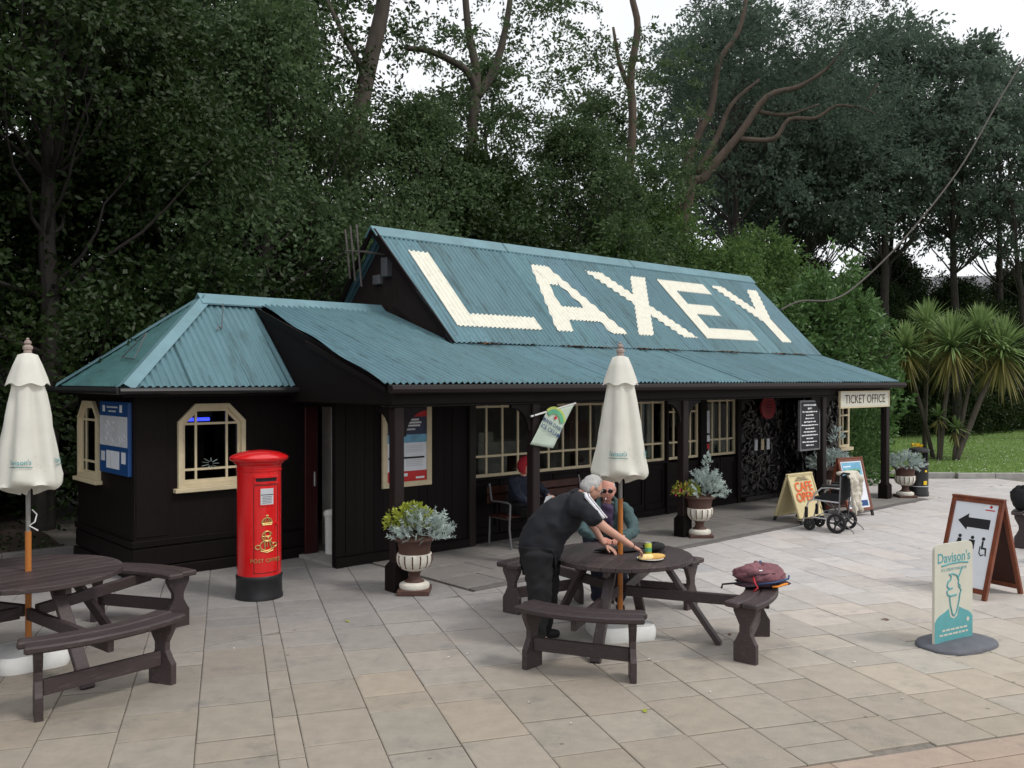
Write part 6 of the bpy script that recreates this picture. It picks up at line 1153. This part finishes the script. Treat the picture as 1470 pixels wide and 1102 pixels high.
for k, (M_, x, y, sc, lab) in enumerate(under): plant('shrub', M_, (x, y, 0), lab, 'shrub', 'shrubs beyond the lawn', sc, k * 1.1)
# trees with bare leaning stems, followed along their visible limbs
def pxp(x, y, d): return Vector(((x - 735) / 1300 * d, d, 2.4 - (y - 545) / 1300 * d))
def smooth(pts, n=4):
    out = []
    for i in range(len(pts) - 1):
        a, b_, c_, d_ = pts[max(i - 1, 0)], pts[i], pts[i + 1], pts[min(i + 2, len(pts) - 1)]
        for k in range(n): t = k / n; out.append(.5 * ((2 * b_) + (c_ - a) * t + (2 * a - 5 * b_ + 4 * c_ - d_) * t * t + (3 * b_ - a - 3 * c_ + d_) * t ** 3))
    return out + [pts[-1]]
def limbtree(name, base, limbs, label, tufts, m_bark, m_leaf, per=260, L=.12, W=.03, rr=(.5, .95), flat=.5, droop=.3, group='trees with bare leaning stems'):
    base = Vector(base); s = empty(name, label, 'tree', group, loc=base); tr = MB(T(-base.x, -base.y, -base.z))
    for pts, r0, r1 in limbs: q = smooth([Vector(p) for p in pts]); tr.tube(q, [r0 + (r1 - r0) * i / (len(q) - 1) for i in range(len(q))], 10)
    tr.build('trunk', m_bark, s, smooth='all'); cs = [np.array(c_) - np.array(base) for c_ in tufts]; rs = rng.uniform(rr[0], rr[1], len(cs)); V, F = clusterleaves(cs, rs, per, L, W, flat, droop); c_ = link('crown', fastmesh('crown', V, F, m_leaf), s); c_['kind'] = 'stuff'; return s
def tuftbox(n, x0, x1, y0, y1, d0, d1): return [pxp(random.uniform(x0, x1), random.uniform(y0, y1), random.uniform(d0, d1)) for _ in range(n)]
limbtree('leaning_tree', (-4.2, 22, 0), [([(-4.2, 22, 0), pxp(500, 300, 22), pxp(512, 185, 22), pxp(530, 95, 22), pxp(548, 20, 22), pxp(560, -60, 22), pxp(590, -180, 22)], .27, .13), ([pxp(527, 110, 22), pxp(498, 60, 22.3), pxp(470, 0, 22.5)], .09, .04)], 'thick grey leaning trunk above the aerial', tuftbox(34, 370, 560, -40, 230, 19.5, 24) + tuftbox(16, 520, 700, -220, -20, 20, 24), 'bark', 'leaf_dark')
limbtree('forked_tree', (-1.2, 25, 0), [([(-1.2, 25, 0), pxp(672, 300, 25), pxp(678, 190, 25), pxp(684, 110, 25), pxp(672, 40, 25), pxp(664, -60, 25)], .2, .08), ([pxp(683, 130, 25), pxp(672, 104, 24.8), pxp(640, 84, 24.6), pxp(612, 73, 24.4), pxp(582, 70, 24.2)], .11, .07), ([pxp(684, 140, 25), pxp(710, 100, 25.2), pxp(728, 30, 25.4), pxp(738, -50, 25.5)], .14, .06)], 'forked tree with a snapped horizontal limb behind the roof', tuftbox(42, 580, 870, 40, 230, 22.5, 27) + tuftbox(26, 600, 850, -70, 60, 23, 27) + tuftbox(20, 560, 700, 130, 260, 23, 26), 'bark', 'leaf_mid', rr=(.45, .85))
limbtree('pale_stemmed_tree', (3.4, 27, 0), [([(3.4, 27, 0), pxp(900, 330, 27), pxp(908, 180, 27), pxp(905, 110, 27), pxp(915, 40, 27), pxp(906, -10, 27), pxp(902, -90, 27)], .15, .08), ([pxp(906, 130, 27), pxp(890, 95, 27), pxp(880, 40, 27)], .09, .04)], 'slim pale stem rising into the white sky above the roof', tuftbox(40, 800, 1010, 80, 260, 25, 29) + tuftbox(5, 860, 1000, 40, 100, 26, 28) + tuftbox(16, 850, 1000, 160, 300, 23.5, 25.5), 'bark_pine', 'leaf_mid', rr=(.45, .8))
limbtree('leaning_pine', (4.6, 27.5, 0), [([(4.6, 27.5, 0), pxp(985, 300, 27), pxp(1010, 255, 27), pxp(1060, 195, 26.8), pxp(1100, 140, 26.6), pxp(1145, 125, 26.5), pxp(1185, 100, 26.4), pxp(1210, 70, 26.2)], .19, .02), ([pxp(1062, 200, 26.8), pxp(1110, 200, 26.5), pxp(1132, 172, 26.4), pxp(1170, 170, 26.3), pxp(1200, 152, 26.2), pxp(1235, 152, 26), pxp(1260, 120, 25.8)], .085, .02), ([pxp(1228, 152, 26), pxp(1260, 165, 25.8)], .045, .012), ([pxp(1085, 160, 26.7), pxp(1130, 165, 26.9), pxp(1175, 150, 27)], .07, .03)], 'reddish pine limbs sweeping up to the right above the gable', tuftbox(27, 1080, 1330, 25, 190, 25.0, 30.5) + tuftbox(14, 1060, 1320, -50, 60, 26, 30) + tuftbox(8, 1180, 1360, 120, 220, 25.5, 29), 'bark_pine', 'leaf_pine', per=210, L=.17, W=.019, rr=(.4, 1.2), droop=.1)
limbtree('upright_pine', (5.2, 28.5, 0), [([(5.0, 28.5, 0), pxp(975, 300, 28), pxp(1000, 200, 28), pxp(1020, 160, 28), pxp(1032, 90, 28), pxp(1060, 45, 28), pxp(1072, -10, 28)], .15, .06), ([pxp(1000, 250, 28), pxp(1030, 195, 28), pxp(1050, 150, 28), pxp(1090, 115, 28)], .11, .05), ([pxp(1002, 195, 28), pxp(1005, 165, 28.2)], .05, .03)], 'upright pine stem left of the sweeping limbs', tuftbox(22, 1010, 1170, 0, 120, 27, 30) + tuftbox(8, 1000, 1100, -60, 20, 27, 30) + tuftbox(14, 960, 1020, 60, 170, 27, 30), 'bark_pine', 'leaf_pine', per=200, L=.17, W=.019, rr=(.4, 1.0), droop=.1)
# laurel, hedge and low growth
def bush(name, m_leaf, loc, n, dims, L, W, label, cat, z0=.0, box=False, up=.6, stems=7):
    if box:
        P = rng.uniform(-1, 1, (n, 3)); f = rng.integers(0, 4, n); P[f == 0, 2] = 1 - np.abs(rng.normal(0, .07, (f == 0).sum())); P[f == 1, 1] = -1 + np.abs(rng.normal(0, .1, (f == 1).sum())); P[f == 2, 0] = np.sign(P[f == 2, 0]) * (1 - np.abs(rng.normal(0, .1, (f == 2).sum()))); o = P * .6 + rng.normal(0, .5, (n, 3))
        P += .06 * np.sin(P[:, [1, 2, 0]] * 9)
    else:
        d = rng.normal(0, 1, (n, 3)); d /= np.linalg.norm(d, axis=1)[:, None]; lump = 1 + .16 * np.sin(d[:, :1] * 6 + 1) * np.sin(d[:, 1:2] * 5) + .12 * np.sin(d[:, 2:] * 9 + d[:, :1] * 7); P = d * lump * rng.uniform(.3, 1, (n, 1)) ** .4; o = d + rng.normal(0, .5, (n, 3))
    o[:, 2] += up; P = P * np.array(dims) + np.array([0, 0, dims[2] + z0]); V = diamonds(P, o, L, W); s = empty(name, label, cat, None, loc=loc); c_ = link('foliage', fastmesh('foliage', V, np.arange(len(V)).reshape(-1, 4), m_leaf), s); c_['kind'] = 'stuff'
    b = MB()
    for k in range(stems): a = random.uniform(0, 6.28); b.tube([(.1 * math.cos(a), .1 * math.sin(a), -.05), (dims[0] * .4 * math.cos(a), dims[1] * .4 * math.sin(a), dims[2]), (dims[0] * .6 * math.cos(a), dims[1] * .6 * math.sin(a), dims[2] * 1.5)], [.04, .03, .012], 6)
    b.build('stems', 'bark_dark', s); return s
def laurel(loc, ncl, dims, label):
    s = empty('laurel_bush', label, 'bush', None, loc=loc); cs = []; b = MB()
    for k in range(ncl):
        d = rng.normal(0, 1, 3); d /= np.linalg.norm(d); c_ = d * np.array(dims) * rng.uniform(.45, 1.0) ** .5 * rng.uniform(.85, 1.15); c_[2] += dims[2]; c_[2] = max(c_[2], .3); cs.append(c_)
        if k % 6 == 0: b.tube(bez((0, 0, -.05), Vector(c_), (0, 0, .3), 5, .03), [.05, .04, .03, .025, .018, .01], 6)
    V, F = clusterleaves(cs, rng.uniform(.32, .62, ncl), 330, .17, .034, .9, -.45); c_ = link('foliage', fastmesh('foliage', V, F, 'leaf_laurel'), s); c_['kind'] = 'stuff'; b.build('stems', 'bark_dark', s)
laurel((8.5, 24.0, 0), 200, (1.55, 1.4, 2.6), 'large glossy laurel bush beyond the right gable'); laurel((6.6, 23.2, 0), 90, (1.3, 1.2, 2.0), 'smaller laurel bush tucked behind the right end of the roof')
bush('clipped_hedge', 'leaf_laurel', (7.45, 21.3, 0), 15000, (1.1, .75, 1.25), .10, .022, 'clipped green hedge seen under the right end of the veranda', 'hedge', box=True)
for k, (u, v, sz, lab) in enumerate(((-3.3, 5.3, .22, 'small green plant in the bed near the kiosk'), (-4.2, 5.4, .26, 'leafy green plant in the middle of the flower bed'), (-5.6, 5.6, .3, 'green plant in the bed behind the left parasol'), (-6.6, 5.3, .25, 'green plant at the left end of the flower bed'))): bush('bed_plant', 'leaf_light', bl(u, v, .05), 420, (sz, sz, sz * .55), .09, .025, lab, 'plant', stems=4)
n = 2600; uv = np.c_[rng.uniform(-8.4, -2.1, n), rng.uniform(4.8, 8.5, n)]; P = np.array([bl(a, c_, .08 + .02 * rng.uniform()) for a, c_ in uv]); o = rng.normal(0, 1, (n, 3)); o[:, 2] = np.abs(o[:, 2]) * .3; V = diamonds(P, o, .06, .018); setup(link('bed_ground_cover', fastmesh('bed_ground_cover', V, np.arange(len(V)).reshape(-1, 4), 'leaf_dark')), 'low dark ground cover and fallen leaves in the flower bed', 'ground cover', kind='stuff')
# cabbage palms on the lawn
def swords(c, n, L, w_, el0, el1, drp):
    V = []; F = []; k = 0
    for i in range(n):
        a = random.uniform(0, 6.283); e = R(random.uniform(el0, el1)); l = L * random.uniform(.75, 1.1); d = Vector((math.cos(a) * math.cos(e), math.sin(a) * math.cos(e), math.sin(e))); sd_ = Vector((-math.sin(a), math.cos(a), 0)); p = Vector(c) + d * .05
        for j, wf in enumerate((.55, 1, .75, .02)): t = j / 3; q = p + d * l * t - Vector((0, 0, drp * l * t * t)); V += [q - sd_ * w_ * wf, q + sd_ * w_ * wf]
        F += [(k + 2 * j, k + 2 * j + 1, k + 2 * j + 3, k + 2 * j + 2) for j in range(3)]; k += 8
    return V, F
def palm(base, tops, label):
    s = empty('cabbage_palm', label, 'palm', 'cabbage palms on the lawn', loc=base); tr = MB(); b0 = Vector(base); GV = []; GF = []; OV = []; OF = []
    for (p, r, n, L) in tops:
        q = Vector(p) - b0; pts = bez((0, 0, -.1), q, (q.x * -.12, 0, -.2), 8, .015); tr.tube(pts, [r * (1.35 - .06 * i) for i in range(9)], 9)
        V, F = swords(q, n, L, .03, -5, 88, .3); k = len(GV); GV += V; GF += [tuple(i + k for i in f) for f in F]; V, F = swords(q - Vector((0, 0, .08)), int(n * .35), L * .8, .026, -75, -10, .25); k = len(OV); OV += V; OF += [tuple(i + k for i in f) for f in F]
    tr.build('trunk', 'bark', s, smooth='all'); b = MB(); b.v = [tuple(v) for v in GV]; b.f = GF; b.build('green_leaves', 'leaf_palm', s)['kind'] = 'stuff'; b = MB(); b.v = [tuple(v) for v in OV]; b.f = OF; b.build('old_leaves', 'leaf_palm_old', s)['kind'] = 'stuff'
palm((12.55, 26.9, 0.05), [(pxp(1300, 503, 26.9), .05, 230, 1.25)], 'slender cabbage palm leaning left on the lawn'); palm((12.75, 28.0, .05), [(pxp(1332, 470, 28.0), .055, 220, 1.25)], 'cabbage palm head behind the leaning one'); palm((12.5, 26.5, .05), [(pxp(1366, 498, 26.5), .06, 330, 1.5), (pxp(1347, 598, 26.5), .04, 40, .5)], 'cabbage palm with the largest head at the middle of the clump'); palm((12.85, 26.3, .05), [(pxp(1438, 505, 26.3), .075, 330, 1.55), (pxp(1372, 615, 26.3), .04, 40, .5), (pxp(1408, 480, 26.6), .05, 220, 1.3)], 'thick-stemmed cabbage palm leaning right at the edge')
# stone house glimpsed beyond the lawn
s = empty('stone_house', 'grey slate-roofed stone house glimpsed through the trees at right', 'house', loc=(20.5, 46, 0), rz=R(-8)); b = MB(); b.box(-9, 8, 0, 7, 0, 5.2); b.build('wall', 'slate', s); mat('slate_roof', (.16, .16, .175), .7, .25, 3, .4, 12); b = MB(); b.prism([(-.4, 5.2), (3.5, 8.0), (7.4, 5.2), (7.4, 5.05), (-.4, 5.05)], -9.4, 8.4, 'x'); b.build('roof', 'slate_roof', s)
for k in range(5): b = MB(); x = -7.5 + k * 3.1; b.box(x, x + 1.0, -.03, .02, 2.8, 4.3); wn = b.build('window', 'paper_grey', s); b = MB(); b.box(x + .08, x + .92, -.05, -.031, 2.88, 4.22); b.build('pane', 'glass_dark', wn)
